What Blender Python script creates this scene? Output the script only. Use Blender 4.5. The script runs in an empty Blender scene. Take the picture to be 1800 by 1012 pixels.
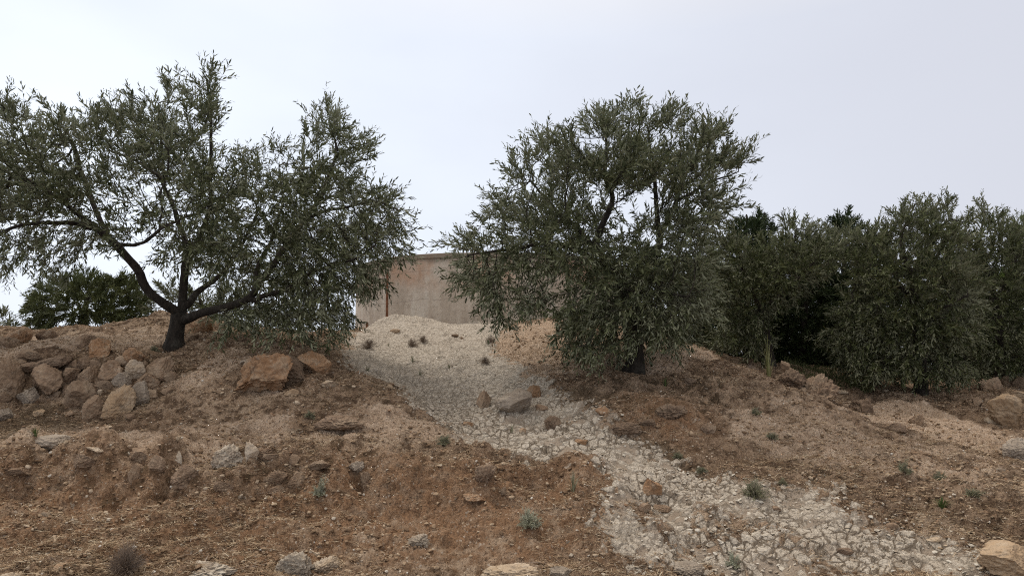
import bpy, math, random
import numpy as np
from mathutils import Vector

random.seed(7)
RNG = np.random.default_rng(11)
scene = bpy.context.scene
COL = scene.collection

# ------------------------------------------------------------------ camera
EYE = 1.6
HORIZON = 650.0
F = 1300.0
PITCH = math.atan((HORIZON - 506.0) / F)
cam_d = bpy.data.cameras.new("camera")
cam = bpy.data.objects.new("camera", cam_d)
COL.objects.link(cam)
cam_d.sensor_width = 36.0
cam_d.lens = 36.0 * F / 1800.0
cam_d.clip_start = 0.05
cam_d.clip_end = 2000.0
cam.location = (0, 0, EYE)
cam.rotation_euler = (math.pi / 2 + PITCH, 0, 0)
scene.camera = cam

# ------------------------------------------------------------------ sky
SUN_EL, SUN_AZ = math.radians(62), math.radians(-50)      # azimuth clockwise from +Y
world = bpy.data.worlds.new("World")
scene.world = world
world.use_nodes = True
wt = world.node_tree
wt.nodes.clear()


def N(t, kind, **kw):
    n = t.nodes.new(kind)
    for k, v in kw.items():
        setattr(n, k, v)
    return n


out = N(wt, 'ShaderNodeOutputWorld')
bg = N(wt, 'ShaderNodeBackground')
bg.inputs['Strength'].default_value = 0.1
sky = N(wt, 'ShaderNodeTexSky', sky_type='NISHITA', sun_disc=False)
sky.sun_elevation = SUN_EL
sky.sun_rotation = SUN_AZ
tc = N(wt, 'ShaderNodeTexCoord')
mp = N(wt, 'ShaderNodeMapping')
mp.inputs['Scale'].default_value = (1.0, 1.0, 2.4)
mp.inputs['Location'].default_value = (0.35, 0.2, 0.1)
cl = N(wt, 'ShaderNodeTexNoise')
cl.inputs['Scale'].default_value = 1.6
cl.inputs['Detail'].default_value = 5
cl.inputs['Roughness'].default_value = 0.45
cr = N(wt, 'ShaderNodeValToRGB')
cr.color_ramp.elements[0].position = 0.3
cr.color_ramp.elements[0].color = (6.4, 6.8, 7.7, 1)
cr.color_ramp.elements[1].position = 0.72
cr.color_ramp.elements[1].color = (8.3, 8.8, 9.6, 1)
# the cloud sheet is thinner (brighter) to the left of the hill and heavier to the right
sx = N(wt, 'ShaderNodeSeparateXYZ')
mr = N(wt, 'ShaderNodeMapRange')
mr.inputs['From Min'].default_value = -0.15
mr.inputs['From Max'].default_value = 0.6
mr.inputs['To Min'].default_value = 0.0
mr.inputs['To Max'].default_value = 1.0
mxc = N(wt, 'ShaderNodeMix', data_type='RGBA')
mxc.inputs['B'].default_value = (5.85, 5.98, 6.6, 1)
mx = N(wt, 'ShaderNodeMix', data_type='RGBA')
mx.inputs['Factor'].default_value = 0.93
L = wt.links.new
L(tc.outputs['Generated'], mp.inputs['Vector'])
L(mp.outputs['Vector'], cl.inputs['Vector'])
L(cl.outputs['Fac'], cr.inputs['Fac'])
L(tc.outputs['Generated'], sx.inputs['Vector'])
L(sx.outputs['X'], mr.inputs['Value'])
L(mr.outputs['Result'], mxc.inputs['Factor'])
L(cr.outputs['Color'], mxc.inputs['A'])
L(sky.outputs['Color'], mx.inputs['A'])
# the unseen sky overhead is tinted warm to warm the light below
mrz = N(wt, 'ShaderNodeMapRange')
mrz.inputs['From Min'].default_value = 0.42
mrz.inputs['From Max'].default_value = 0.75
mxz = N(wt, 'ShaderNodeMix', data_type='RGBA')
mxz.inputs['B'].default_value = (9.9, 8.9, 7.7, 1)
L(sx.outputs['Z'], mrz.inputs['Value'])
L(mrz.outputs['Result'], mxz.inputs['Factor'])
L(mxc.outputs['Result'], mxz.inputs['A'])
L(mxz.outputs['Result'], mx.inputs['B'])
L(mx.outputs['Result'], bg.inputs['Color'])
L(bg.outputs['Background'], out.inputs['Surface'])

sun_d = bpy.data.lights.new("sun", 'SUN')
sun_d.energy = 1.5
sun_d.angle = math.radians(12)
sun_d.color = (1.0, 0.95, 0.88)
sun = bpy.data.objects.new("sun", sun_d)
COL.objects.link(sun)
sd = Vector((math.sin(SUN_AZ) * math.cos(SUN_EL), math.cos(SUN_AZ) * math.cos(SUN_EL), math.sin(SUN_EL)))
sun.rotation_euler = (-sd).to_track_quat('-Z', 'Y').to_euler()
sun.location = (0, 0, 30)

vs = scene.view_settings
vs.view_transform = 'Standard'
vs.look = 'None'
vs.exposure = 0.3
vs.gamma = 1.0
vs.use_curve_mapping = False
scene.render.engine = 'CYCLES'
scene.cycles.max_bounces = 6
scene.cycles.diffuse_bounces = 3
scene.cycles.use_denoising = False
scene.cycles.filter_width = 1.1

# ------------------------------------------------------------------ helpers
CP, SP = math.cos(PITCH), math.sin(PITCH)


def ray(px, py):
    u = (px - 900.0) / F
    v = (506.0 - py) / F
    return np.array([u, CP - v * SP, SP + v * CP])


def P(px, py, Y):
    d = ray(px, py)
    t = Y / d[1]
    return np.array([d[0] * t, Y, EYE + d[2] * t])


def _hash(ix, iy, iz, seed):
    h = (ix * 374761393 + iy * 668265263 + iz * 2147483647 + seed * 1274126177) & 0xffffffff
    h = ((h ^ (h >> 13)) * 1274126177) & 0xffffffff
    h = ((h ^ (h >> 16)) * 2246822519) & 0xffffffff
    h = h ^ (h >> 15)
    return (h & 0xffffff) / float(0xffffff)


def vnoise(p, seed=0):
    """value noise in 3D, -1..1"""
    p = np.asarray(p, dtype=np.float64)
    i = np.floor(p).astype(np.int64)
    f = p - i
    f = f * f * f * (f * (f * 6 - 15) + 10)
    r = 0
    for dx in (0, 1):
        wx = f[..., 0] if dx else 1 - f[..., 0]
        for dy in (0, 1):
            wy = f[..., 1] if dy else 1 - f[..., 1]
            for dz in (0, 1):
                wz = f[..., 2] if dz else 1 - f[..., 2]
                r = r + wx * wy * wz * _hash(i[..., 0] + dx, i[..., 1] + dy, i[..., 2] + dz, seed)
    return r * 2 - 1


def fbm(p, seed=0, octv=4, gain=0.5):
    r = 0
    a = 1.0
    q = np.asarray(p, dtype=np.float64)
    for k in range(octv):
        r = r + a * vnoise(q, seed + k * 17)
        q = q * 2.03 + 11.3
        a *= gain
    return r


def n2(x, y, s, seed, octv=4, gain=0.5):
    return fbm(np.stack([x * s, y * s, np.zeros_like(x) + 0.37], -1), seed, octv, gain)


def mesh_np(name, V, faces, mats, parent=None, smooth=False, attr=None, fmat=None):
    me = bpy.data.meshes.new(name)
    V = np.asarray(V, dtype=np.float32)
    me.vertices.add(len(V))
    me.vertices.foreach_set('co', V.ravel())
    if not isinstance(faces, (list, tuple)):
        faces = [faces]
    faces = [np.asarray(f, dtype=np.int32) for f in faces if len(f)]
    tot = np.concatenate([np.full(len(f), f.shape[1], dtype=np.int32) for f in faces])
    loops = np.concatenate([f.ravel() for f in faces])
    st = np.zeros(len(tot), dtype=np.int32)
    st[1:] = np.cumsum(tot)[:-1]
    me.loops.add(len(loops))
    me.loops.foreach_set('vertex_index', loops)
    me.polygons.add(len(tot))
    me.polygons.foreach_set('loop_start', st)
    me.polygons.foreach_set('loop_total', tot)
    me.polygons.foreach_set('use_smooth', np.full(len(tot), smooth, dtype=bool))
    if not isinstance(mats, (list, tuple)):
        mats = [mats]
    for m in mats:
        me.materials.append(m)
    if fmat is not None:
        me.polygons.foreach_set('material_index', np.asarray(fmat, dtype=np.int32))
    me.update(calc_edges=True)
    if attr is not None:
        for an, av in attr.items():
            a = me.attributes.new(an, 'FLOAT', 'POINT')
            a.data.foreach_set('value', np.asarray(av, dtype=np.float32))
    me.validate()
    o = bpy.data.objects.new(name, me)
    COL.objects.link(o)
    if parent is not None:
        o.parent = parent
    return o


def tag(o, label=None, cat=None, group=None, kind=None):
    if label:
        o['label'] = label
    if cat:
        o['category'] = cat
    if group:
        o['group'] = group
    if kind:
        o['kind'] = kind
    return o


def empty(name, loc):
    o = bpy.data.objects.new(name, None)
    COL.objects.link(o)
    o.location = loc
    o.empty_display_size = 0.2
    return o


def unit(v):
    return v / (np.linalg.norm(v, axis=-1, keepdims=True) + 1e-9)


# ------------------------------------------------------------------ materials
def new_mat(name):
    m = bpy.data.materials.new(name)
    m.use_nodes = True
    t = m.node_tree
    t.nodes.clear()
    o = N(t, 'ShaderNodeOutputMaterial')
    b = N(t, 'ShaderNodeBsdfPrincipled')
    b.inputs['Specular IOR Level'].default_value = 0.25
    t.links.new(b.outputs['BSDF'], o.inputs['Surface'])
    return m, t, b, o


def ramp(t, fac, stops):
    r = N(t, 'ShaderNodeValToRGB')
    els = r.color_ramp.elements
    while len(els) < len(stops):
        els.new(0.5)
    for e, (p, c) in zip(els, stops):
        e.position = p
        e.color = (c[0], c[1], c[2], 1) if isinstance(c, tuple) else (c, c, c, 1)
    t.links.new(fac, r.inputs['Fac'])
    return r.outputs['Color']


def noise(t, vec, scale, detail=4, rough=0.55, dist=0.0):
    n = N(t, 'ShaderNodeTexNoise')
    n.inputs['Scale'].default_value = scale
    n.inputs['Detail'].default_value = detail
    n.inputs['Roughness'].default_value = rough
    n.inputs['Distortion'].default_value = dist
    t.links.new(vec, n.inputs['Vector'])
    return n.outputs['Fac']


def mixc(t, fac, a, b, blend='MIX'):
    n = N(t, 'ShaderNodeMix', data_type='RGBA', blend_type=blend)
    for s, v in (('Factor', fac), ('A', a), ('B', b)):
        if hasattr(v, 'links'):
            t.links.new(v, n.inputs[s])
        elif isinstance(v, tuple):
            n.inputs[s].default_value = (v[0], v[1], v[2], 1)
        else:
            n.inputs[s].default_value = v
    return n.outputs['Result']


def math_(t, op, a, b=None, c=None, clamp=False):
    n = N(t, 'ShaderNodeMath', operation=op)
    n.use_clamp = clamp
    for k, v in enumerate((a, b, c)):
        if v is None:
            continue
        if hasattr(v, 'links'):
            t.links.new(v, n.inputs[k])
        else:
            n.inputs[k].default_value = v
    return n.outputs[0]


def smooth(t, v, a, b):
    n = N(t, 'ShaderNodeMapRange', interpolation_type='SMOOTHSTEP')
    n.inputs['From Min'].default_value = a
    n.inputs['From Max'].default_value = b
    t.links.new(v, n.inputs['Value'])
    return n.outputs['Result']


def island_random(t):
    g = N(t, 'ShaderNodeNewGeometry')
    return g.outputs['Random Per Island'], g


def mat_ground():
    m, t, b, o = new_mat('hillside_earth')
    tcn = N(t, 'ShaderNodeTexCoord')
    V = tcn.outputs['Object']

    def at(name):
        a = N(t, 'ShaderNodeAttribute')
        a.attribute_name = name
        return a.outputs['Fac']
    mud, tan, moss_shade, red = at('mud'), at('tan'), at('moss_shade'), at('red')
    # --- brown stony soil
    nA = noise(t, V, 1.3, 6, 0.6)
    nB = noise(t, V, 9, 6, 0.65)
    nC = noise(t, V, 60, 4, 0.7)
    soil = ramp(t, nA, [(0.3, (0.23, 0.155, 0.10)), (0.5, (0.31, 0.22, 0.148)), (0.7, (0.41, 0.315, 0.225))])
    soil = mixc(t, smooth(t, nB, 0.42, 0.62), soil, (0.105, 0.068, 0.043))
    soil = mixc(t, math_(t, 'MULTIPLY', red, smooth(t, nB, 0.3, 0.6)), soil, (0.27, 0.16, 0.09))
    # --- pale sandy soil
    tanc = ramp(t, nB, [(0.3, (0.35, 0.25, 0.17)), (0.55, (0.46, 0.35, 0.255)), (0.75, (0.54, 0.44, 0.34))])
    nM = noise(t, V, 3.2, 5, 0.65)
    tanm = smooth(t, math_(t, 'ADD', tan, math_(t, 'MULTIPLY', math_(t, 'SUBTRACT', nM, 0.5), 1.5)), 0.38, 0.62)
    soil = mixc(t, tanm, soil, tanc)
    # grit: small pale and dark stones lying in the soil
    vo = N(t, 'ShaderNodeTexVoronoi', feature='F1')
    vo.inputs['Scale'].default_value = 46
    vo.inputs['Randomness'].default_value = 1
    wv = N(t, 'ShaderNodeVectorMath', operation='ADD')
    nv = N(t, 'ShaderNodeTexNoise')
    nv.inputs['Scale'].default_value = 30
    t.links.new(V, nv.inputs['Vector'])
    sc_ = N(t, 'ShaderNodeVectorMath', operation='SCALE')
    sc_.inputs['Scale'].default_value = 0.03
    t.links.new(nv.outputs['Color'], sc_.inputs[0])
    t.links.new(V, wv.inputs[0])
    t.links.new(sc_.outputs[0], wv.inputs[1])
    t.links.new(wv.outputs[0], vo.inputs['Vector'])
    sep = N(t, 'ShaderNodeSeparateColor')
    t.links.new(vo.outputs['Color'], sep.inputs['Color'])
    gm = math_(t, 'MULTIPLY', math_(t, 'GREATER_THAN', sep.outputs[0], 0.72), math_(t, 'LESS_THAN', vo.outputs['Distance'], 0.42))
    gcol = ramp(t, sep.outputs[1], [(0.0, (0.13, 0.085, 0.055)), (0.35, (0.32, 0.2, 0.12)), (0.7, (0.38, 0.29, 0.21)), (1.0, (0.50, 0.43, 0.35))])
    soil = mixc(t, math_(t, 'MULTIPLY', gm, 0.75), soil, gcol)
    soil = mixc(t, smooth(t, nC, 0.5, 0.72), soil, (0.085, 0.055, 0.038))
    # moss and damp litter, dark soil; wall hollow shade is painted in too
    mm = smooth(t, math_(t, 'ADD', moss_shade, math_(t, 'MULTIPLY', math_(t, 'SUBTRACT', nB, 0.5), 1.8)), 0.4, 0.65)
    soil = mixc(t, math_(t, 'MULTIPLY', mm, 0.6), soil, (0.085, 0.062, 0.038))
    # --- cracked dried mud plates
    wv2 = N(t, 'ShaderNodeVectorMath', operation='ADD')
    nv2 = N(t, 'ShaderNodeTexNoise')
    nv2.inputs['Scale'].default_value = 9
    nv2.inputs['Detail'].default_value = 3
    t.links.new(V, nv2.inputs['Vector'])
    sc2 = N(t, 'ShaderNodeVectorMath', operation='SCALE')
    sc2.inputs['Scale'].default_value = 0.07
    t.links.new(nv2.outputs['Color'], sc2.inputs[0])
    t.links.new(V, wv2.inputs[0])
    t.links.new(sc2.outputs[0], wv2.inputs[1])
    ve = N(t, 'ShaderNodeTexVoronoi', feature='DISTANCE_TO_EDGE')
    ve.inputs['Scale'].default_value = 13.8
    t.links.new(wv2.outputs[0], ve.inputs['Vector'])
    vf = N(t, 'ShaderNodeTexVoronoi', feature='F1')
    vf.inputs['Scale'].default_value = 13.8
    t.links.new(wv2.outputs[0], vf.inputs['Vector'])
    vg = N(t, 'ShaderNodeTexVoronoi', feature='DISTANCE_TO_EDGE')
    vg.inputs['Scale'].default_value = 27
    t.links.new(wv2.outputs[0], vg.inputs['Vector'])
    sepf = N(t, 'ShaderNodeSeparateColor')
    t.links.new(vf.outputs['Color'], sepf.inputs['Color'])
    sep3 = N(t, 'ShaderNodeSeparateXYZ')
    t.links.new(V, sep3.inputs[0])
    upper = smooth(t, math_(t, 'ADD', sep3.outputs['Y'], math_(t, 'MULTIPLY', nM, 1.5)), 7.9, 10.0)
    crack = smooth(t, ve.outputs['Distance'], 0.02, 0.12)
    crack = math_(t, 'MAXIMUM', crack, math_(t, 'MULTIPLY', upper, 0.6))
    slab = smooth(t, noise(t, V, 1.7, 4, 0.6), 0.5, 0.6)
    crack = math_(t, 'MAXIMUM', crack, math_(t, 'MULTIPLY', slab, 0.55))
    crack2 = math_(t, 'ADD', math_(t, 'MULTIPLY', smooth(t, vg.outputs['Distance'], 0.0, 0.08), 0.45), 0.55)
    crack = math_(t, 'MULTIPLY', crack, crack2)
    plate = mixc(t, noise(t, V, 40, 6, 0.65), (0.35, 0.30, 0.24), (0.62, 0.56, 0.47))
    plate = mixc(t, math_(t, 'MULTIPLY', sepf.outputs[0], 0.3), plate, (0.34, 0.27, 0.195))
    plate = mixc(t, math_(t, 'MULTIPLY', upper, 0.6), plate, (0.49, 0.435, 0.365))
    plate = mixc(t, math_(t, 'MULTIPLY', smooth(t, nC, 0.5, 0.7), 0.5), plate, (0.31, 0.255, 0.20))
    # where the crust has broken away the bare ground shows
    gone = smooth(t, math_(t, 'ADD', math_(t, 'MULTIPLY', sepf.outputs[1], 0.16), nM), 0.63, 0.70)
    keep = math_(t, 'SUBTRACT', 1.0, math_(t, 'MULTIPLY', gone, math_(t, 'SUBTRACT', 1.0, upper)))
    platem = math_(t, 'MULTIPLY', crack, keep)
    bare = mixc(t, nB, (0.20, 0.155, 0.115), (0.36, 0.295, 0.23))
    mudc = mixc(t, crack, (0.17, 0.135, 0.10), plate)
    mudc = mixc(t, keep, bare, mudc)
    mudn = math_(t, 'ADD', math_(t, 'MULTIPLY', math_(t, 'SUBTRACT', nM, 0.5), 0.75), math_(t, 'MULTIPLY', math_(t, 'SUBTRACT', nB, 0.5), 1.3))
    mudn = math_(t, 'ADD', mudn, math_(t, 'MULTIPLY', math_(t, 'SUBTRACT', sepf.outputs[2], 0.5), 0.45))
    mudm = smooth(t, math_(t, 'ADD', mud, mudn), 0.38, 0.50)
    hs_ = N(t, 'ShaderNodeHueSaturation')
    hs_.inputs['Saturation'].default_value = 0.96
    hs_.inputs['Value'].default_value = 1.25
    t.links.new(soil, hs_.inputs['Color'])
    soil = hs_.outputs['Color']
    hs2 = N(t, 'ShaderNodeHueSaturation')
    hs2.inputs['Value'].default_value = 1.13
    hs2.inputs['Saturation'].default_value = 0.94
    t.links.new(mudc, hs2.inputs['Color'])
    mudc = hs2.outputs['Color']
    col = mixc(t, mudm, soil, mudc)
    t.links.new(col, b.inputs['Base Color'])
    b.inputs['Roughness'].default_value = 0.95
    b.inputs['Specular IOR Level'].default_value = 0.08
    # --- displacement
    h1 = math_(t, 'MULTIPLY', math_(t, 'SUBTRACT', noise(t, V, 13, 9, 0.72), 0.5), 0.13)
    gh = math_(t, 'MULTIPLY', gm, math_(t, 'MULTIPLY', math_(t, 'SUBTRACT', 0.42, vo.outputs['Distance']), 0.035))
    hs = math_(t, 'ADD', h1, gh)
    tilt = math_(t, 'MULTIPLY', sepf.outputs[2], 0.008)
    hm = math_(t, 'MULTIPLY', platem, math_(t, 'ADD', 0.011, tilt))
    hm = math_(t, 'ADD', hm, math_(t, 'MULTIPLY', math_(t, 'SUBTRACT', noise(t, V, 10, 8, 0.66), 0.5), 0.075))
    hmix = N(t, 'ShaderNodeMix', data_type='FLOAT')
    t.links.new(mudm, hmix.inputs['Factor'])
    t.links.new(hs, hmix.inputs['A'])
    t.links.new(hm, hmix.inputs['B'])
    dp = N(t, 'ShaderNodeDisplacement')
    dp.inputs['Midlevel'].default_value = 0.0
    dp.inputs['Scale'].default_value = 1.0
    t.links.new(hmix.outputs['Result'], dp.inputs['Height'])
    t.links.new(dp.outputs['Displacement'], o.inputs['Displacement'])
    m.displacement_method = 'BOTH'
    return m


def mat_rock(name, c1, c2, c3, lichen=0.3, lc=(0.42, 0.40, 0.36), dark=(0.09, 0.07, 0.055)):
    m, t, b, o = new_mat(name)
    tcn = N(t, 'ShaderNodeTexCoord')
    V = tcn.outputs['Object']
    oi = N(t, 'ShaderNodeObjectInfo')
    ad = N(t, 'ShaderNodeVectorMath', operation='ADD')
    t.links.new(V, ad.inputs[0])
    mu = math_(t, 'MULTIPLY', oi.outputs['Random'], 37.0)
    t.links.new(mu, ad.inputs[1])
    W = ad.outputs[0]
    n1 = noise(t, W, 5, 6, 0.6, 0.6)
    n2_ = noise(t, W, 22, 6, 0.68)
    n3 = noise(t, W, 80, 4, 0.7)
    c = ramp(t, n1, [(0.3, c1), (0.5, c2), (0.72, c3)])
    c = mixc(t, math_(t, 'MULTIPLY', smooth(t, n2_, 0.5, 0.68), lichen), c, lc)
    c = mixc(t, math_(t, 'MULTIPLY', smooth(t, n3, 0.52, 0.7), 0.55), c, dark)
    c = mixc(t, math_(t, 'MULTIPLY', smooth(t, noise(t, W, 9, 5, 0.6), 0.55, 0.72), 0.45), c, dark)
    v = N(t, 'ShaderNodeHueSaturation')
    t.links.new(c, v.inputs['Color'])
    t.links.new(math_(t, 'ADD', math_(t, 'MULTIPLY', oi.outputs['Random'], 0.35), 0.82), v.inputs['Value'])
    t.links.new(v.outputs['Color'], b.inputs['Base Color'])
    b.inputs['Roughness'].default_value = 0.92
    bp = N(t, 'ShaderNodeBump')
    bp.inputs['Strength'].default_value = 1.0
    bp.inputs['Distance'].default_value = 0.012
    t.links.new(math_(t, 'ADD', n2_, math_(t, 'MULTIPLY', n3, 0.4)), bp.inputs['Height'])
    t.links.new(bp.outputs['Normal'], b.inputs['Normal'])
    return m


def mat_leaf(name, lo, hi, back, rough=0.6, trans=0.12):
    m, t, b, o = new_mat(name)
    r, g = island_random(t)
    c = mixc(t, r, lo, hi)
    tcn = N(t, 'ShaderNodeTexCoord')
    n1 = noise(t, tcn.outputs['Object'], 1.6, 3, 0.5)
    c = mixc(t, smooth(t, n1, 0.35, 0.7), c, mixc(t, r, (lo[0] * 1.5, lo[1] * 1.35, lo[2] * 1.1), hi))
    c = mixc(t, g.outputs['Backfacing'], c, back)
    t.links.new(c, b.inputs['Base Color'])
    b.inputs['Roughness'].default_value = rough
    b.inputs['Specular IOR Level'].default_value = 0.18
    if trans:
        tr = N(t, 'ShaderNodeBsdfTranslucent')
        ms = N(t, 'ShaderNodeMixShader')
        ms.inputs[0].default_value = trans
        t.links.new(c, tr.inputs['Color'])
        t.links.new(b.outputs['BSDF'], ms.inputs[1])
        t.links.new(tr.outputs['BSDF'], ms.inputs[2])
        t.links.new(ms.outputs['Shader'], o.inputs['Surface'])
    return m


def mat_bark(name, c1, c2):
    m, t, b, o = new_mat(name)
    tcn = N(t, 'ShaderNodeTexCoord')
    mpn = N(t, 'ShaderNodeMapping')
    mpn.inputs['Scale'].default_value = (1, 1, 0.3)
    t.links.new(tcn.outputs['Object'], mpn.inputs['Vector'])
    n1 = noise(t, mpn.outputs['Vector'], 30, 6, 0.7)
    n2_ = noise(t, tcn.outputs['Object'], 6, 4, 0.6)
    c = ramp(t, n1, [(0.35, c1), (0.65, c2)])
    c = mixc(t, math_(t, 'MULTIPLY', smooth(t, n2_, 0.5, 0.7), 0.5), c, (0.09, 0.085, 0.07))
    t.links.new(c, b.inputs['Base Color'])
    b.inputs['Roughness'].default_value = 0.95
    bp = N(t, 'ShaderNodeBump')
    bp.inputs['Strength'].default_value = 1.0
    bp.inputs['Distance'].default_value = 0.02
    t.links.new(n1, bp.inputs['Height'])
    t.links.new(bp.outputs['Normal'], b.inputs['Normal'])
    return m


def mat_island(name, stops, rough=0.95):
    m, t, b, o = new_mat(name)
    r, g = island_random(t)
    c = ramp(t, r, stops)
    tcn = N(t, 'ShaderNodeTexCoord')
    n1 = noise(t, tcn.outputs['Object'], 90, 3, 0.6)
    c = mixc(t, math_(t, 'MULTIPLY', smooth(t, n1, 0.5, 0.75), 0.35), c, (0.12, 0.085, 0.06))
    t.links.new(c, b.inputs['Base Color'])
    b.inputs['Roughness'].default_value = rough
    b.inputs['Specular IOR Level'].default_value = 0.1
    return m


M_GROUND = mat_ground()
M_ROCK = {
    'brown': mat_rock('rock_brown', (0.16, 0.105, 0.068), (0.26, 0.18, 0.12), (0.36, 0.275, 0.195), 0.35, (0.40, 0.33, 0.25)),
    'tan': mat_rock('rock_tan', (0.28, 0.185, 0.11), (0.38, 0.27, 0.17), (0.46, 0.36, 0.255), 0.35, (0.40, 0.34, 0.27)),
    'orange': mat_rock('rock_orange', (0.22, 0.12, 0.06), (0.33, 0.20, 0.115), (0.41, 0.315, 0.22), 0.65, (0.38, 0.31, 0.23)),
    'grey': mat_rock('rock_grey', (0.22, 0.175, 0.135), (0.31, 0.255, 0.20), (0.40, 0.34, 0.275), 0.5, (0.45, 0.39, 0.32)),
    'lichen': mat_rock('rock_lichen', (0.23, 0.17, 0.12), (0.38, 0.32, 0.25), (0.52, 0.46, 0.38), 0.7, (0.56, 0.51, 0.43), (0.05, 0.045, 0.04)),
    'pale': mat_rock('rock_pale', (0.37, 0.275, 0.18), (0.46, 0.365, 0.265), (0.53, 0.455, 0.365), 0.4, (0.58, 0.52, 0.44)),
    'dirt': mat_rock('rock_dirt', (0.15, 0.10, 0.065), (0.23, 0.16, 0.11), (0.31, 0.235, 0.165), 0.3, (0.36, 0.29, 0.22)),
}
M_OLIVE = mat_leaf('olive_leaf', (0.022, 0.030, 0.012), (0.135, 0.148, 0.075), (0.21, 0.22, 0.145))
M_OLIVE2 = mat_leaf('olive_leaf_green', (0.020, 0.028, 0.010), (0.12, 0.135, 0.058), (0.19, 0.195, 0.125))
M_PINE = mat_leaf('pine_needle', (0.012, 0.02, 0.008), (0.04, 0.06, 0.02), (0.03, 0.045, 0.015), 0.6, 0.05)
M_PINE2 = mat_leaf('bright_pine_needle', (0.05, 0.08, 0.015), (0.13, 0.17, 0.04), (0.09, 0.13, 0.04), 0.6, 0.1)
M_BARK = mat_bark('olive_bark', (0.012, 0.010, 0.008), (0.045, 0.036, 0.028))
M_GRAVEL = mat_island('gravel_stones', [(0, (0.14, 0.09, 0.06)), (0.35, (0.29, 0.18, 0.11)), (0.65, (0.38, 0.29, 0.20)), (0.9, (0.48, 0.42, 0.34)), (1, (0.6, 0.56, 0.5))])
M_CRUMB = mat_island('soil_crumb', [(0, (0.13, 0.085, 0.053)), (0.5, (0.25, 0.172, 0.11)), (0.85, (0.35, 0.26, 0.175)), (1, (0.44, 0.35, 0.255))])
M_CHIPS = mat_island('mud_chips', [(0, (0.28, 0.22, 0.16)), (0.4, (0.42, 0.37, 0.30)), (1, (0.58, 0.54, 0.47))])
M_STRAW = mat_island('dry_straw', [(0, (0.11, 0.07, 0.042)), (0.45, (0.27, 0.18, 0.11)), (0.8, (0.45, 0.35, 0.23)), (1, (0.58, 0.50, 0.38))])
M_SAGE = mat_leaf('sage_leaf', (0.11, 0.115, 0.065), (0.27, 0.265, 0.18), (0.25, 0.245, 0.17), 0.8, 0.1)
M_SILVER = mat_leaf('silver_leaf', (0.2, 0.215, 0.155), (0.40, 0.41, 0.32), (0.38, 0.39, 0.3), 0.8, 0.1)
M_GREEN = mat_leaf('green_blade', (0.04, 0.07, 0.02), (0.11, 0.15, 0.05), (0.08, 0.12, 0.04), 0.6, 0.15)
M_DIMGRASS = mat_leaf('dim_grass', (0.03, 0.042, 0.014), (0.10, 0.11, 0.045), (0.08, 0.09, 0.04), 0.8, 0.1)
M_DRYTWIG = mat_leaf('dry_twig', (0.15, 0.115, 0.09), (0.30, 0.24, 0.20), (0.25, 0.2, 0.16), 0.9, 0.0)
M_REED = mat_leaf('reed_blade', (0.12, 0.13, 0.05), (0.25, 0.25, 0.12), (0.2, 0.2, 0.1), 0.7, 0.1)

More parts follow.
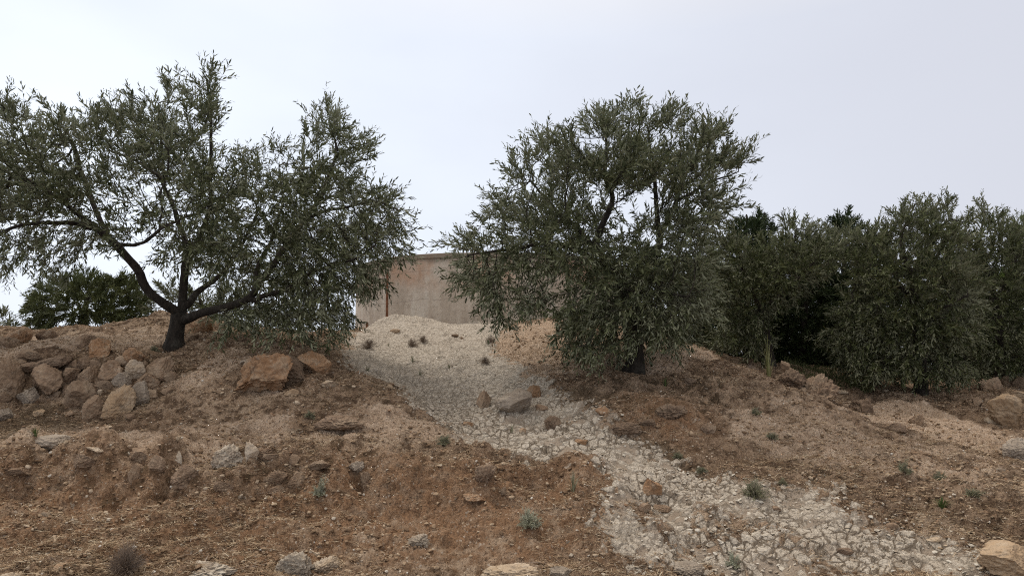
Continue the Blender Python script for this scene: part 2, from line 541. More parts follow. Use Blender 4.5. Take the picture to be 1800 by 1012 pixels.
# ------------------------------------------------------------------ terrain
CPTS = {
    -500: [(1012, 4.8), (800, 6), (740, 7.3), (650, 8.2), (610, 10), (600, 12), (650, 18)],
    -200: [(1012, 4.8), (800, 6), (740, 7.3), (650, 7.9), (605, 9.5), (592, 12), (620, 15), (640, 20)],
    0: [(1012, 4.8), (950, 5.25), (885, 5.72), (802, 5.98), (772, 6.4), (738, 7.3), (715, 7.55), (650, 7.85), (620, 8.6), (595, 10.3), (582, 11.5), (600, 14), (630, 20)],
    120: [(1012, 4.8), (950, 5.25), (885, 5.72), (802, 5.98), (775, 6.4), (738, 7.3), (700, 7.55), (640, 7.9), (612, 8.6), (592, 10.3), (582, 11.6), (600, 14)],
    210: [(1012, 4.8), (950, 5.25), (885, 5.68), (805, 5.92), (785, 6.3), (738, 7.2), (700, 7.5), (635, 7.95), (615, 8.7), (592, 10), (573, 11.4), (595, 14), (630, 20)],
    300: [(1012, 4.8), (950, 5.25), (885, 5.66), (803, 5.92), (775, 6.6), (700, 7.5), (645, 8.15), (620, 8.9), (595, 10), (552, 11.4), (590, 14)],
    360: [(700, 7.4), (640, 8.2), (612, 9.1), (590, 10.5), (568, 11.5), (590, 14)],
    450: [(1012, 4.8), (950, 5.25), (880, 5.66), (802, 5.92), (792, 6.3), (730, 7.0), (690, 7.5), (640, 8.0), (612, 8.7), (602, 9.6), (592, 11), (590, 13), (610, 18)],
    570: [(1012, 4.8), (940, 5.25), (880, 5.62), (806, 5.86), (792, 6.3), (730, 7.0), (680, 7.6), (645, 8.1), (630, 8.6), (622, 9.4), (603, 11), (588, 13), (600, 18)],
    700: [(1012, 4.8), (940, 5.25), (885, 5.58), (808, 5.84), (795, 6.2), (740, 6.9), (705, 7.5), (684, 8.0), (678, 8.6), (645, 9.8), (603, 11.8), (574, 13.5), (558, 14.2), (570, 17)],
    650: [(595, 11.8), (590, 12.8), (586, 13.8), (588, 14.8)],
    770: [(790, 6.3), (750, 7.0), (735, 7.6), (700, 8.3), (650, 9.6), (600, 11.8), (578, 13.4), (573, 14.3)],
    850: [(1012, 4.8), (900, 5.35), (805, 6.05), (787, 6.4), (765, 6.9), (720, 7.8), (690, 8.5), (650, 9.6), (610, 11.2), (577, 13.6), (570, 18)],
    950: [(1012, 4.8), (900, 5.35), (825, 5.9), (802, 6.2), (780, 6.6), (730, 7.4), (690, 8.2), (640, 9.6), (600, 11), (568, 12.8), (575, 18)],
    1060: [(1012, 4.75), (900, 5.3), (832, 5.9), (795, 6.4), (740, 7.0), (700, 7.5), (665, 8.3), (640, 9), (603, 10.2), (580, 12), (600, 18)],
    1170: [(1012, 4.75), (950, 5.05), (880, 5.6), (835, 6.05), (790, 6.6), (720, 7.3), (680, 8.0), (652, 8.7), (618, 9.6), (590, 10.6), (595, 12.5), (620, 18)],
    1300: [(1012, 4.7), (905, 5.4), (852, 5.9), (800, 6.5), (740, 7.2), (690, 7.9), (660, 8.5), (641, 9.1), (665, 10.3), (655, 13), (650, 18)],
    1400: [(1012, 4.7), (880, 5.7), (800, 6.5), (740, 7.3), (694, 8.2), (705, 8.9), (655, 10.5), (648, 13), (650, 18)],
    1480: [(1012, 4.7), (880, 5.65), (800, 6.5), (760, 7.2), (728, 7.9), (745, 8.6), (690, 10.2), (672, 11.5), (655, 18)],
    1600: [(1012, 4.65), (900, 5.5), (820, 6.4), (790, 7.0), (763, 7.9), (740, 9.0), (700, 10.2), (690, 11), (670, 14)],
    1720: [(1012, 4.6), (900, 5.5), (840, 6.2), (805, 7.0), (785, 7.7), (745, 9.0), (700, 10.2), (685, 11.5), (670, 14)],
    1900: [(1012, 4.6), (900, 5.5), (850, 6.2), (815, 7.0), (790, 7.8), (745, 8.8), (700, 10.0), (680, 11.5), (665, 14)],
    2250: [(1012, 4.6), (850, 6.2), (800, 7.4), (740, 8.8), (690, 10.2), (665, 14)],
}
pts = []
for px, lst in CPTS.items():
    for py, Y in lst:
        pts.append(P(px, py, Y))
for x in (-14, -7, -2, 2, 7, 14):
    pts.append((x, 3.2, 0.13))
    pts.append((x, 1.0, 0.0))
    pts.append((x, -3.0, -0.2))
    pts.append((x, 26.0, 1.5 if abs(x) < 8 else 1.3))
    pts.append((x, 40.0, 0.8))
pts = np.array(pts, dtype=np.float64)
_c = 0.12


def _phi(r2):
    return np.sqrt(r2 + _c)


_d2 = ((pts[:, None, :2] - pts[None, :, :2]) ** 2).sum(-1)
_K = np.zeros((len(pts) + 3, len(pts) + 3))
_K[:-3, :-3] = _phi(_d2) - np.eye(len(pts)) * 0.015
_K[:-3, -3] = 1
_K[:-3, -2:] = pts[:, :2]
_K[-3, :-3] = 1
_K[-2:, :-3] = pts[:, :2].T
_W = np.linalg.solve(_K, np.concatenate([pts[:, 2], [0, 0, 0]]))
GX = np.arange(-24, 24.01, 0.06)
GY = np.arange(-3, 40.01, 0.06)
gx, gy = np.meshgrid(GX, GY)
GZ = np.zeros(gx.shape)
for i in range(gx.shape[0]):
    d2 = (gx[i][:, None] - pts[None, :, 0]) ** 2 + (gy[i][:, None] - pts[None, :, 1]) ** 2
    GZ[i] = _phi(d2) @ _W[:-3] + _W[-3] + gx[i] * _W[-2] + gy[i] * _W[-1]
GZ = np.clip(GZ, -1.0, 4.0)
# lumps, ledges and clods
lump = n2(gx, gy, 1.1, 3, 3) * 0.05 + n2(gx, gy, 3.0, 9, 4) * 0.045
rid = 1 - np.abs(n2(gx * 0.7, gy * 1.6, 1.8, 21, 3))
lump += np.clip(rid - 0.55, 0, 1) * 0.10
GZ += lump * np.clip((gy - 2.0) / 2.0, 0, 1)


def H0(x, y):
    x = np.asarray(x, dtype=np.float64)
    y = np.asarray(y, dtype=np.float64)
    fx = np.clip((x - GX[0]) / 0.06, 0, len(GX) - 1.001)
    fy = np.clip((y - GY[0]) / 0.06, 0, len(GY) - 1.001)
    ix = fx.astype(int)
    iy = fy.astype(int)
    tx = fx - ix
    ty = fy - iy
    z = (GZ[iy, ix] * (1 - tx) * (1 - ty) + GZ[iy, ix + 1] * tx * (1 - ty) + GZ[iy + 1, ix] * (1 - tx) * ty + GZ[iy + 1, ix + 1] * tx * ty)
    far = np.clip((y - 30) / 10, 0, 1)
    return z * (1 - far) + 0.8 * far


def hit(px, py, y0=3.6, y1=30.0):
    d = ray(px, py)
    Ys = np.arange(y0, y1, 0.02)
    tt = Ys / d[1]
    z = EYE + d[2] * tt
    x = d[0] * tt
    below = np.nonzero(z < H0(x, Ys))[0]
    if len(below) == 0:
        return None
    k = below[0]
    return np.array([x[k], Ys[k], float(H0(x[k], Ys[k]))])


def poly_xy(lst):
    r = []
    last = None
    for px, py in lst:
        h = hit(px, py)
        if h is None:
            h = np.array([(px - 900) / F * 15.5, 15.5, 0]) / 1.0
        r.append(h[:2])
    return np.array(r)


def inside(poly, x, y):
    c = np.zeros(x.shape, dtype=bool)
    n = len(poly)
    for i in range(n):
        x1, y1 = poly[i]
        x2, y2 = poly[(i + 1) % n]
        if y1 == y2:
            continue
        m = ((y1 > y) != (y2 > y)) & (x < (x2 - x1) * (y - y1) / (y2 - y1) + x1)
        c ^= m
    return c


def soft_mask(polys, blur, wob=0.12):
    """world-space mask on the height grid, edges wobbled and blurred"""
    wx = gx + n2(gx, gy, 1.7, 51, 3) * wob
    wy = gy + n2(gx, gy, 1.7, 77, 3) * wob
    m = np.zeros(gx.shape)
    for p in polys:
        m = np.maximum(m, inside(p, wx, wy).astype(float))
    for _ in range(blur):
        m = (m + np.roll(m, 1, 0) + np.roll(m, -1, 0) + np.roll(m, 1, 1) + np.roll(m, -1, 1)) / 5
    return m


def lookup(G, x, y):
    fx = np.clip((x - GX[0]) / 0.06, 0, len(GX) - 1.001)
    fy = np.clip((y - GY[0]) / 0.06, 0, len(GY) - 1.001)
    ix = fx.astype(int)
    iy = fy.astype(int)
    tx = fx - ix
    ty = fy - iy
    return (G[iy, ix] * (1 - tx) * (1 - ty) + G[iy, ix + 1] * tx * (1 - ty) + G[iy + 1, ix] * (1 - tx) * ty + G[iy + 1, ix + 1] * tx * ty)


mudP = [poly_xy([(600, 650), (660, 662), (720, 700), (750, 728), (790, 752), (830, 785), (900, 797), (1000, 806), (1055, 828),
                 (1080, 860), (1070, 900), (1100, 960), (1110, 1011), (1750, 1011), (1650, 960), (1540, 905), (1440, 872), (1330, 845),
                 (1230, 828), (1130, 795), (1050, 750), (1000, 700), (960, 665), (880, 640), (860, 600), (830, 585), (640, 590)])]
holes = [poly_xy([(1190, 880), (1230, 870), (1290, 870), (1330, 900), (1310, 930), (1230, 950), (1200, 930)]),
         poly_xy([(1100, 870), (1165, 880), (1190, 920), (1250, 960), (1330, 1011), (1290, 1011), (1210, 965), (1130, 925)]),
         poly_xy([(1330, 900), (1390, 900), (1400, 950), (1360, 975)]),
         poly_xy([(960, 725), (990, 735), (1040, 790), (1000, 785)]),
         poly_xy([(1380, 960), (1450, 950), (1480, 1000), (1400, 1011)])]
_a = [P(px, 600, Y)[:2] for px, Y in ((590, 10.6), (640, 13.0), (620, 16), (980, 16), (900, 13), (865, 10.6))]
MUD = soft_mask(mudP + [np.array(_a)], 14, 0.18)
MUD = MUD - 0.62 * soft_mask(holes, 3)
MUD = np.clip(MUD, 0, 1)
# the upper slope is a smoother, sandier wash
upP = [poly_xy([(600, 640), (600, 588), (700, 572), (860, 572), (960, 575), (1180, 600), (1290, 640), (1180, 655), (1010, 668), (960, 690), (880, 650), (720, 650)]),
       poly_xy([(1500, 700), (1640, 715), (1800, 765), (1900, 790), (1900, 830), (1700, 795), (1560, 750), (1480, 735)]),
       poly_xy([(20, 590), (220, 580), (300, 565), (300, 612), (100, 625), (-40, 640)]),
       poly_xy([(150, 735), (330, 745), (330, 765), (180, 775)]), poly_xy([(420, 685), (520, 683), (530, 700), (430, 705)]),
       poly_xy([(300, 650), (420, 615), (440, 640), (330, 670)])]
TAN = soft_mask(upP, 5, 0.3)
TAN = np.maximum(TAN, 0.60 * soft_mask([poly_xy([(-100, 735), (560, 735), (760, 740), (800, 780), (560, 797), (330, 797), (-100, 797)])], 5, .2))
TAN = np.maximum(TAN, 0.58 * soft_mask([poly_xy([(1250, 690), (1400, 700), (1560, 760), (1800, 800), (1800, 940), (1600, 880), (1400, 820), (1250, 770)])], 6, .3))
TAN = np.clip(TAN + 0.22 * (n2(gx, gy, 0.5, 91, 2)), 0, 1)
mossShadeP = [poly_xy([(40, 702), (110, 700), (125, 735), (40, 735)]), poly_xy([(-60, 730), (120, 722), (150, 742), (60, 770), (-60, 760)]),  # first patch: mossy ground, with the wall hollow's shade painted in
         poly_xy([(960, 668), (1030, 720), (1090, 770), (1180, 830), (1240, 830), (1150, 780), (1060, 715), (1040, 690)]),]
MOSS_SHADE = soft_mask(mossShadeP, 4, 0.2) + 0.45 * soft_mask([poly_xy([(1000, 675), (1110, 665), (1290, 680), (1260, 730), (1120, 735), (1040, 720)]), poly_xy([(1240, 850), (1380, 860), (1600, 900), (1720, 930), (1650, 880), (1400, 840)])], 4, .2)
MOSS_SHADE = np.clip(MOSS_SHADE + 0.42 * soft_mask([poly_xy([(560, 650), (640, 660), (700, 690), (760, 730), (830, 775), (700, 745), (560, 710)]), poly_xy([(-100, 803), (560, 800), (900, 815), (900, 860), (500, 870), (-100, 870)])], 5, .25), 0, 1)  # plain darker brown on the left mound slope and the bank face
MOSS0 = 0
redP = [poly_xy([(-100, 800), (300, 830), (560, 830), (900, 820), (1060, 840), (1080, 1011), (-100, 1011)]),
        poly_xy([(1060, 690), (1250, 740), (1180, 800), (1100, 760)])]
RED = soft_mask(redP, 8, 0.2)
# the mud bed is washed a little lower than its banks
GZ -= 0.05 * soft_mask([mudP[0]], 6) * np.clip(1.2 - (gy - 5) / 6, 0, 1)
# small run-off channel through the mud
chan = [(1160, 885), (1200, 930), (1260, 975), (1330, 1011)]
cx = poly_xy(chan)
dm = np.full(gx.shape, 9.0)
for a, b_ in zip(cx[:-1], cx[1:]):
    ab = b_ - a
    tt = np.clip(((gx - a[0]) * ab[0] + (gy - a[1]) * ab[1]) / (ab @ ab), 0, 1)
    dm = np.minimum(dm, np.hypot(gx - a[0] - tt * ab[0], gy - a[1] - tt * ab[1]))
GZ -= 0.10 * np.exp(-(dm / 0.16) ** 2)
# broken lip of the lower bank and clods along it
lipx = np.clip((GZ * 0 + 1), 0, 1)
lipmask = np.exp(-((gy - 5.9) / 0.5) ** 2) * (gx < 0.8)
GZ += lipmask * np.clip(n2(gx, gy, 4.0, 61, 3), -0.7, 1) * 0.13
GZ -= 0.14 * np.exp(-((gy - 5.72) / 0.11) ** 2) * np.clip(n2(gx, gy * 0.3, 2.2, 68, 3) * 1.6 + .2, 0, 1) * (gx < 0.7)
bankm = np.exp(-((gy - 5.5) / 0.6) ** 2) + 0.8 * np.exp(-((gy - 7.5) / 0.6) ** 2) * (gx > 0.8) + 0.4
GZ += bankm * np.clip(0.6 - np.abs(n2(gx, gy, 2.6, 63, 4)), -0.3, 1) * 0.07 * np.clip((gy - 3.5), 0, 1) * (1 - 0.7 * MUD)

# dark hollow under the old wall
for _px, _py, _dx, _a in ((85, 712, 0.30, 0.20), (30, 715, 0.12, 0.12), (150, 672, 0.15, 0.1)):
    _h = P(_px, _py, 7.6)
    GZ -= _a * np.exp(-((gx - _h[0]) / _dx) ** 2 - ((gy - 7.68) / 0.13) ** 2)
# undercut step on the front of the right mound
_m = np.clip((gx - 0.75) / 0.3, 0, 1) * np.clip((2.9 - gx) / 0.5, 0, 1)
_st = 7.75 + 0.18 * n2(gx, gx * 0, 1.3, 99, 3)
GZ -= _m * 0.13 * np.exp(-((gy - _st + 0.16) / 0.16) ** 2)
GZ += _m * 0.05 * np.exp(-((gy - _st - 0.15) / 0.15) ** 2)

for _px, _py, _Y, _w, _a in ((1195, 745, 7.1, .38, .09), (1090, 735, 7.05, .25, .06), (1240, 700, 7.8, .3, .06), (850, 850, 5.7, .22, .06), (660, 740, 6.9, .5, .06)):
    _h = P(_px, _py, _Y)
    GZ += _a * np.exp(-((gx - _h[0]) / _w) ** 2 - ((gy - _Y) / (_w * .6)) ** 2)

# rows and columns of the ground sheet
rows = np.concatenate([np.linspace(-3, 3.6, 30)[:-1], np.linspace(3.6, 4.5, 30)[:-1], np.arange(4.5, 9.0, 0.0095), np.arange(9.0, 15, 0.02), np.geomspace(15, 400, 90)])
us = np.concatenate([-np.geomspace(0.85, 3.5, 40)[::-1][:-1], np.arange(-0.85, 0.85, 0.00145), np.geomspace(0.85, 3.5, 40)])
R_, U_ = np.meshgrid(rows, us, indexing='ij')
X_ = U_ * (R_ + 0.8 + np.clip(4.5 - R_, 0, 8) * 1.0)
Y_ = R_
Z_ = H0(X_, Y_)
nr, nc = R_.shape
idx = np.arange(nr * nc).reshape(nr, nc)
quads = np.stack([idx[:-1, :-1], idx[:-1, 1:], idx[1:, 1:], idx[1:, :-1]], -1).reshape(-1, 4)
Vg = np.stack([X_, Y_, Z_], -1).reshape(-1, 3)
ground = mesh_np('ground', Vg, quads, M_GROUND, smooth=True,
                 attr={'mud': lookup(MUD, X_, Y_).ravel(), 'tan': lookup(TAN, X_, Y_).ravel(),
                       'moss_shade': lookup(MOSS_SHADE, X_, Y_).ravel(), 'red': lookup(RED, X_, Y_).ravel()})
tag(ground, 'reddish brown stony hillside with a wash of cracked white mud', None, None, 'structure')


# ------------------------------------------------------------------ rocks
def ico(sub):
    ph = (1 + 5 ** 0.5) / 2
    v = [(-1, ph, 0), (1, ph, 0), (-1, -ph, 0), (1, -ph, 0), (0, -1, ph), (0, 1, ph), (0, -1, -ph), (0, 1, -ph), (ph, 0, -1), (ph, 0, 1), (-ph, 0, -1), (-ph, 0, 1)]
    f = [(0, 11, 5), (0, 5, 1), (0, 1, 7), (0, 7, 10), (0, 10, 11), (1, 5, 9), (5, 11, 4), (11, 10, 2), (10, 7, 6), (7, 1, 8),
         (3, 9, 4), (3, 4, 2), (3, 2, 6), (3, 6, 8), (3, 8, 9), (4, 9, 5), (2, 4, 11), (6, 2, 10), (8, 6, 7), (9, 8, 1)]
    v = [np.array(a) / np.linalg.norm(a) for a in v]
    for _ in range(sub):
        mid = {}
        nf = []

        def m(a, b):
            k = (min(a, b), max(a, b))
            if k not in mid:
                w = v[a] + v[b]
                v.append(w / np.linalg.norm(w))
                mid[k] = len(v) - 1
            return mid[k]
        for a, b, c in f:
            ab, bc, ca = m(a, b), m(b, c), m(c, a)
            nf += [(a, ab, ca), (b, bc, ab), (c, ca, bc), (ab, bc, ca)]
        f = nf
    return np.array(v), np.array(f)


ICO = {k: ico(k) for k in (0, 1, 2, 4, 5)}


def rock_shape(sub, seed, angular=0.6, rough=0.06):
    v, f = ICO[sub]
    r = np.random.default_rng(seed)
    p = v.copy()
    for _ in range(int(15 - angular * 7)):
        n = unit(r.normal(size=3))
        d = r.uniform(0.42, 0.8) if angular > 0.3 else r.uniform(0.75, 1.0)
        s = p @ n
        over = np.clip(s - d, 0, None)
        p = p - over[:, None] * n * 0.985
    p = p * (1 + 0.07 * fbm(v * 1.6, seed, 3)[:, None])
    p = p + v * (rough * 1.0 * fbm(v * 6.0, seed + 5, 5, 0.62))[:, None]
    mx_ = np.abs(p).max(0)
    return p / mx_, f


def rock(px, py, w, h, kind, label, group=None, name='rock', ang=0.6, depth=0.8, rough=0.06, rot=0.0, sink=0.3, Y=None):
    """px, py: centre of the visible stone; w, h: its size in the photo at that distance"""
    g = hit(px, min(py + h * 0.35, 1300)) if Y is None else P(px, py + h * 0.35, Y)
    if g is None:
        g = P(px, py, 10)
    s = g[1] / F
    if group == WG:
        w, h = w * 1.1, h * 1.14
    W, Hh = w * s / 2, h * s / 2
    D = W * depth
    seed = int(px * 7 + py * 13)
    v, f = rock_shape(5 if w > 30 else 4, seed, ang, rough)
    zt = Hh * 1.25
    v = v * np.array([W, D, zt])
    a = math.radians(rot)
    x, z = v[:, 0].copy(), v[:, 2].copy()
    v[:, 0] = x * math.cos(a) - z * math.sin(a)
    v[:, 2] = x * math.sin(a) + z * math.cos(a)
    cy = g[1] + D * (-0.12 if group == WG else 0.08)
    c = P(px, py, cy)
    c[2] -= (zt - Hh)
    o = mesh_np(name, v, f, M_ROCK[kind], smooth=True)
    o.location = c
    tag(o, label, 'rock' if name != 'boulder' else 'boulder', group)
    return o


WG = 'stones of the old dry stone wall'
rock(15, 662, 46, 60, 'brown', 'large rounded brown stone at the left edge of the picture in the old stone wall', WG)
rock(88, 664, 58, 46, 'brown', 'wide brown wall stone second from the left edge, over a dark hollow', WG)
rock(50, 692, 46, 28, 'grey', 'flat grey stone low in the wall beneath the two leftmost stones', WG)
rock(141, 694, 52, 52, 'brown', 'upright ochre block standing in the wall just right of the dark hollow', WG, ang=.8)
rock(167, 716, 36, 40, 'brown', 'small pointed brown stone leaning at the foot of the largest slanted slab', WG, ang=.9, rot=-20)
rock(206, 703, 56, 52, 'tan', 'largest slanted tan slab leaning at the foot of the stone wall', WG, ang=.9, rot=-25)
rock(243, 694, 40, 46, 'grey', 'grey slanted stone leaning against the right side of the largest tan slab', WG, ang=.8, rot=-30)
rock(213, 667, 32, 24, 'grey', 'small pale grey block sitting on top of the largest slanted slab', WG, ang=.9)
rock(192, 650, 46, 32, 'brown', 'brown squarish stone in the upper wall left of the pale round stone', WG, ang=.8)
rock(237, 648, 38, 30, 'pale', 'pale rounded stone in the upper wall below the orange triangular stone', WG, ang=.4)
rock(241, 625, 44, 26, 'orange', 'orange triangular stone on top of the wall nearest the big olive trunk', WG, ang=.9, rot=-12)
rock(282, 642, 50, 42, 'brown', 'rightmost brown stone of the wall just below the big olive trunk', WG, ang=.7)
rock(160, 658, 36, 28, 'brown', 'small brown stone wedged in the wall above the upright ochre block', WG)
rock(125, 652, 36, 26, 'brown', 'small reddish stone in the wall right of the wide brown one', WG)
rock(146, 638, 34, 22, 'brown', 'small brown stone on the wall top beneath the red angular rock', WG)
rock(100, 632, 60, 20, 'dirt', 'long flat brown stone on the wall top above the wide brown one', WG)
rock(52, 622, 42, 20, 'brown', 'low brown stone on the terrace behind the left end of the wall', WG)
rock(176, 612, 46, 34, 'orange', 'red angular rock on the terrace edge above the middle of the wall', WG, ang=.9, rot=15)
rock(150, 600, 40, 24, 'brown', 'brown stone just behind the red angular rock on the terrace', WG)
rock(254, 671, 48, 28, 'brown', 'brown stone of the wall behind and above the slanted grey stone', WG)
rock(180, 678, 32, 18, 'dirt', 'flat dark stone wedged between the upright ochre block and the slanted slab', WG)
rock(176, 688, 9, 11, 'pale', 'tiny white stone caught between the upright ochre block and the slanted slab', WG)
rock(118, 682, 26, 18, 'dirt', 'small dark stone half hidden in the hollow beside the ochre block', WG)
rock(60, 646, 42, 18, 'dirt', 'thin dark flat stone bridging the gap above the two leftmost wall stones', WG)
rock(215, 634, 26, 16, 'brown', 'small brown stone behind the pale rounded stone of the wall', WG)
rock(8, 728, 30, 20, 'grey', 'grey stone lying at the foot of the wall at the left edge', WG)
rock(72, 724, 24, 15, 'tan', 'small tan stone on the mossy ground before the dark hollow')
rock(34, 588, 58, 30, 'orange', 'orange brown rock on the far skyline at the left edge', ang=.4)
rock(84, 588, 40, 20, 'brown', 'low brown rock on the skyline right of the orange one')
rock(16, 601, 44, 20, 'brown', 'brown slab on the terrace just below the orange skyline rock')
rock(356, 572, 40, 36, 'orange', 'reddish rock on the crest close to the right of the big olive trunk')
rock(342, 590, 30, 20, 'brown', 'small brown rock at the foot of the reddish crest rock beside the trunk')
for _px, _py, _w, _h in ((66, 672, 22, 18), (112, 668, 20, 16), (34, 640, 26, 16), (166, 640, 24, 16), (166, 684, 16, 14), (122, 702, 22, 18), (226, 680, 18, 14), (262, 654, 18, 16),
                         (210, 652, 18, 14), (300, 662, 24, 16), (268, 690, 24, 18), (186, 727, 20, 12), (232, 730, 22, 12), (76, 642, 24, 14), (8, 696, 26, 20), (140, 660, 16, 18), (36, 632, 24, 14), (70, 628, 22, 12), (128, 640, 20, 14), (204, 640, 18, 12), (30, 678, 20, 16), (100, 690, 18, 12), (186, 664, 14, 12), (252, 640, 16, 12), (296, 684, 20, 14), (156, 734, 18, 11), (124, 726, 18, 12)):
    rock(_px, _py, _w, _h, 'brown', 'small brown filler stone wedged between the bigger stones of the old wall', WG, ang=.7)
# mound
rock(466, 655, 130, 70, 'orange', 'biggest orange boulder on top of the left mound', name='boulder', ang=.35, rough=.09, depth=.7)
rock(515, 652, 70, 62, 'dirt', 'weathered brown rock rising between the two orange boulders on the left mound', name='boulder', ang=.5, rough=.09)
rock(548, 632, 72, 46, 'orange', 'rounded orange boulder right beside the biggest one on the left mound', name='boulder', ang=.5, rough=.04)
rock(580, 674, 38, 17, 'pale', 'flat pale stone below the two orange boulders')
rock(522, 708, 13, 10, 'pale', 'small pinkish stone in the brown slope below the orange boulders')
rock(440, 636, 36, 10, 'grey', 'thin grey slab lying to the left of the biggest orange boulder')
rock(512, 690, 26, 14, 'tan', 'tan stone under the front edge of the biggest orange boulder')
rock(622, 679, 8, 5, 'pale', 'tiny pale stone to the right of the flat pale stone')
rock(683, 680, 16, 10, 'tan', 'small tan stone near the top of the left mound slope')
rock(596, 742, 90, 26, 'dirt', 'low weathered brown rock almost buried in the middle of the left mound', ang=.3, rough=.09, sink=.5)
rock(622, 757, 7, 6, 'pale', 'tiny bright white stone in the middle of the left slope')
rock(790, 745, 11, 9, 'pale', 'small pink stone at the mud edge right of the left mound')
rock(822, 744, 24, 8, 'orange', 'thin orange stone at the mud edge right of the left mound')
# front ledge, left
rock(92, 776, 86, 26, 'grey', 'wide flat grey rock lying in the ground at far left below the wall', ang=.3, rough=.07)
rock(404, 792, 66, 54, 'lichen', 'big lichen covered boulder on the edge of the lower bank', name='boulder', ang=.8, rough=.12)
rock(442, 790, 26, 32, 'pale', 'pale stone touching the right side of the lichen covered boulder')
rock(247, 797, 56, 22, 'brown', 'overhanging brown slab above a small dark cave in the bank', rot=-25, ang=.8)
rock(236, 830, 38, 32, 'brown', 'tan stone below the overhanging slab in the bank')
rock(276, 815, 34, 30, 'dirt', 'orange earthy stone right beside the small dark cave')
rock(330, 834, 58, 40, 'dirt', 'rough brown stone set in the bank midway to the lichen boulder', rough=.1)
rock(314, 806, 22, 26, 'lichen', 'small lichen spotted stone above the rough brown bank stone')
rock(312, 770, 12, 9, 'pale', 'single bright white stone on the flat ground above the bank')
rock(460, 792, 50, 18, 'brown', 'brown crumbly ledge stone just right of the lichen boulder group', rough=.12)
rock(478, 802, 40, 14, 'dirt', 'dark crumbly stone under the brown ledge stone')
rock(516, 808, 24, 20, 'brown', 'tan rounded stone at the left end of the thin slab in the bank')
rock(556, 816, 52, 14, 'brown', 'thin brown slab sticking out of the lower bank over a shadow', ang=.8)
rock(522, 840, 34, 30, 'brown', 'lumpy tan stone under the thin brown slab', rough=.1)
rock(484, 838, 44, 24, 'brown', 'brown stone to the left of the lumpy tan one in the bank', rough=.1)
rock(490, 858, 36, 14, 'brown', 'low tan stone at the bottom of the bank left of the pale shrub')
rock(390, 852, 42, 18, 'dirt', 'brown stone in the bank below the lichen boulder', rough=.1)
rock(420, 872, 14, 11, 'pale', 'small pale stone lower down below the lichen boulder')
rock(150, 806, 48, 20, 'dirt', 'earthy brown stone on the bank edge left of the overhanging slab', rough=.1)
rock(168, 788, 30, 12, 'pale', 'pale flat stone at the back of the bank edge left of the overhang')
rock(34, 828, 44, 16, 'brown', 'long brown stone lying on the bank near the left edge')
rock(50, 840, 20, 14, 'brown', 'smaller brown stone under the long one on the bank near the left edge')
rock(48, 820, 14, 8, 'pale', 'small white stone on the bank near the left edge')
rock(127, 822, 12, 7, 'pale', 'white chip on the bank between the left edge and the overhanging slab')
rock(628, 818, 34, 18, 'grey', 'whitish crusty rock on the bank top in the middle', rough=.14)
rock(644, 838, 26, 40, 'brown', 'upright crusty rock with a white knob below the whitish bank rock', rough=.14)
rock(645, 831, 8, 8, 'pale', 'small white knob of stone on the upright crusty rock')
rock(850, 832, 46, 36, 'dirt', 'rough dark earthy rock in the bank below the cracked mud', rough=.16)
rock(836, 872, 46, 12, 'orange', 'thin reddish ledge over a dark slot below the rough dark rock', ang=.8)
rock(797, 826, 14, 9, 'orange', 'small orange stone left of the rough dark rock')
rock(885, 862, 20, 16, 'brown', 'small brown stone right of the thin reddish ledge', rough=.12)
rock(738, 948, 44, 22, 'lichen', 'small whitish outcrop in the middle of the lower brown slope', rough=.14)
rock(722, 952, 14, 12, 'pale', 'pale stone at the left end of the small whitish outcrop')
rock(752, 952, 14, 9, 'pale', 'pale stone at the right end of the small whitish outcrop')
rock(525, 990, 84, 46, 'lichen', 'white and grey pitted outcrop at the bottom edge left of centre', name='boulder', rough=.14, ang=.5, depth=.7)
rock(572, 992, 66, 30, 'pale', 'pale pitted rock adjoining the right side of the bottom outcrop', rough=.12)
rock(512, 998, 40, 30, 'grey', 'dark grey lump at the left front of the bottom outcrop', rough=.08)
rock(555, 972, 26, 10, 'pale', 'thin white slab on the top of the bottom outcrop')
rock(365, 1000, 110, 24, 'lichen', 'low crusty white outcrop at the bottom edge beside the dry twiggy bush', rough=.14, ang=.4)
rock(103, 997, 17, 12, 'orange', 'single orange stone near the bottom left corner')
rock(22, 1012, 44, 18, 'pale', 'rounded pale stone cut by the bottom edge in the left corner')
rock(82, 902, 18, 7, 'pale', 'pale sliver of stone lying in the lower left slope')
rock(222, 949, 16, 7, 'pale', 'pale sliver of stone above the dry twiggy bush')
rock(126, 886, 11, 9, 'pale', 'small pale stone up slope from the pale sliver on the lower left')
rock(905, 1006, 120, 30, 'pale', 'broad tan outcrop at the bottom edge below the silver shrub', rough=.1, ang=.3)
rock(985, 1002, 50, 18, 'grey', 'dark rounded rock at the right end of the broad tan outcrop', rough=.08)
rock(1056, 1000, 17, 11, 'pale', 'white stone at the bottom edge left of the cracked mud')
rock(867, 860, 0.1 + 12, 9, 'tan', 'small tan stone just above the thin reddish ledge')
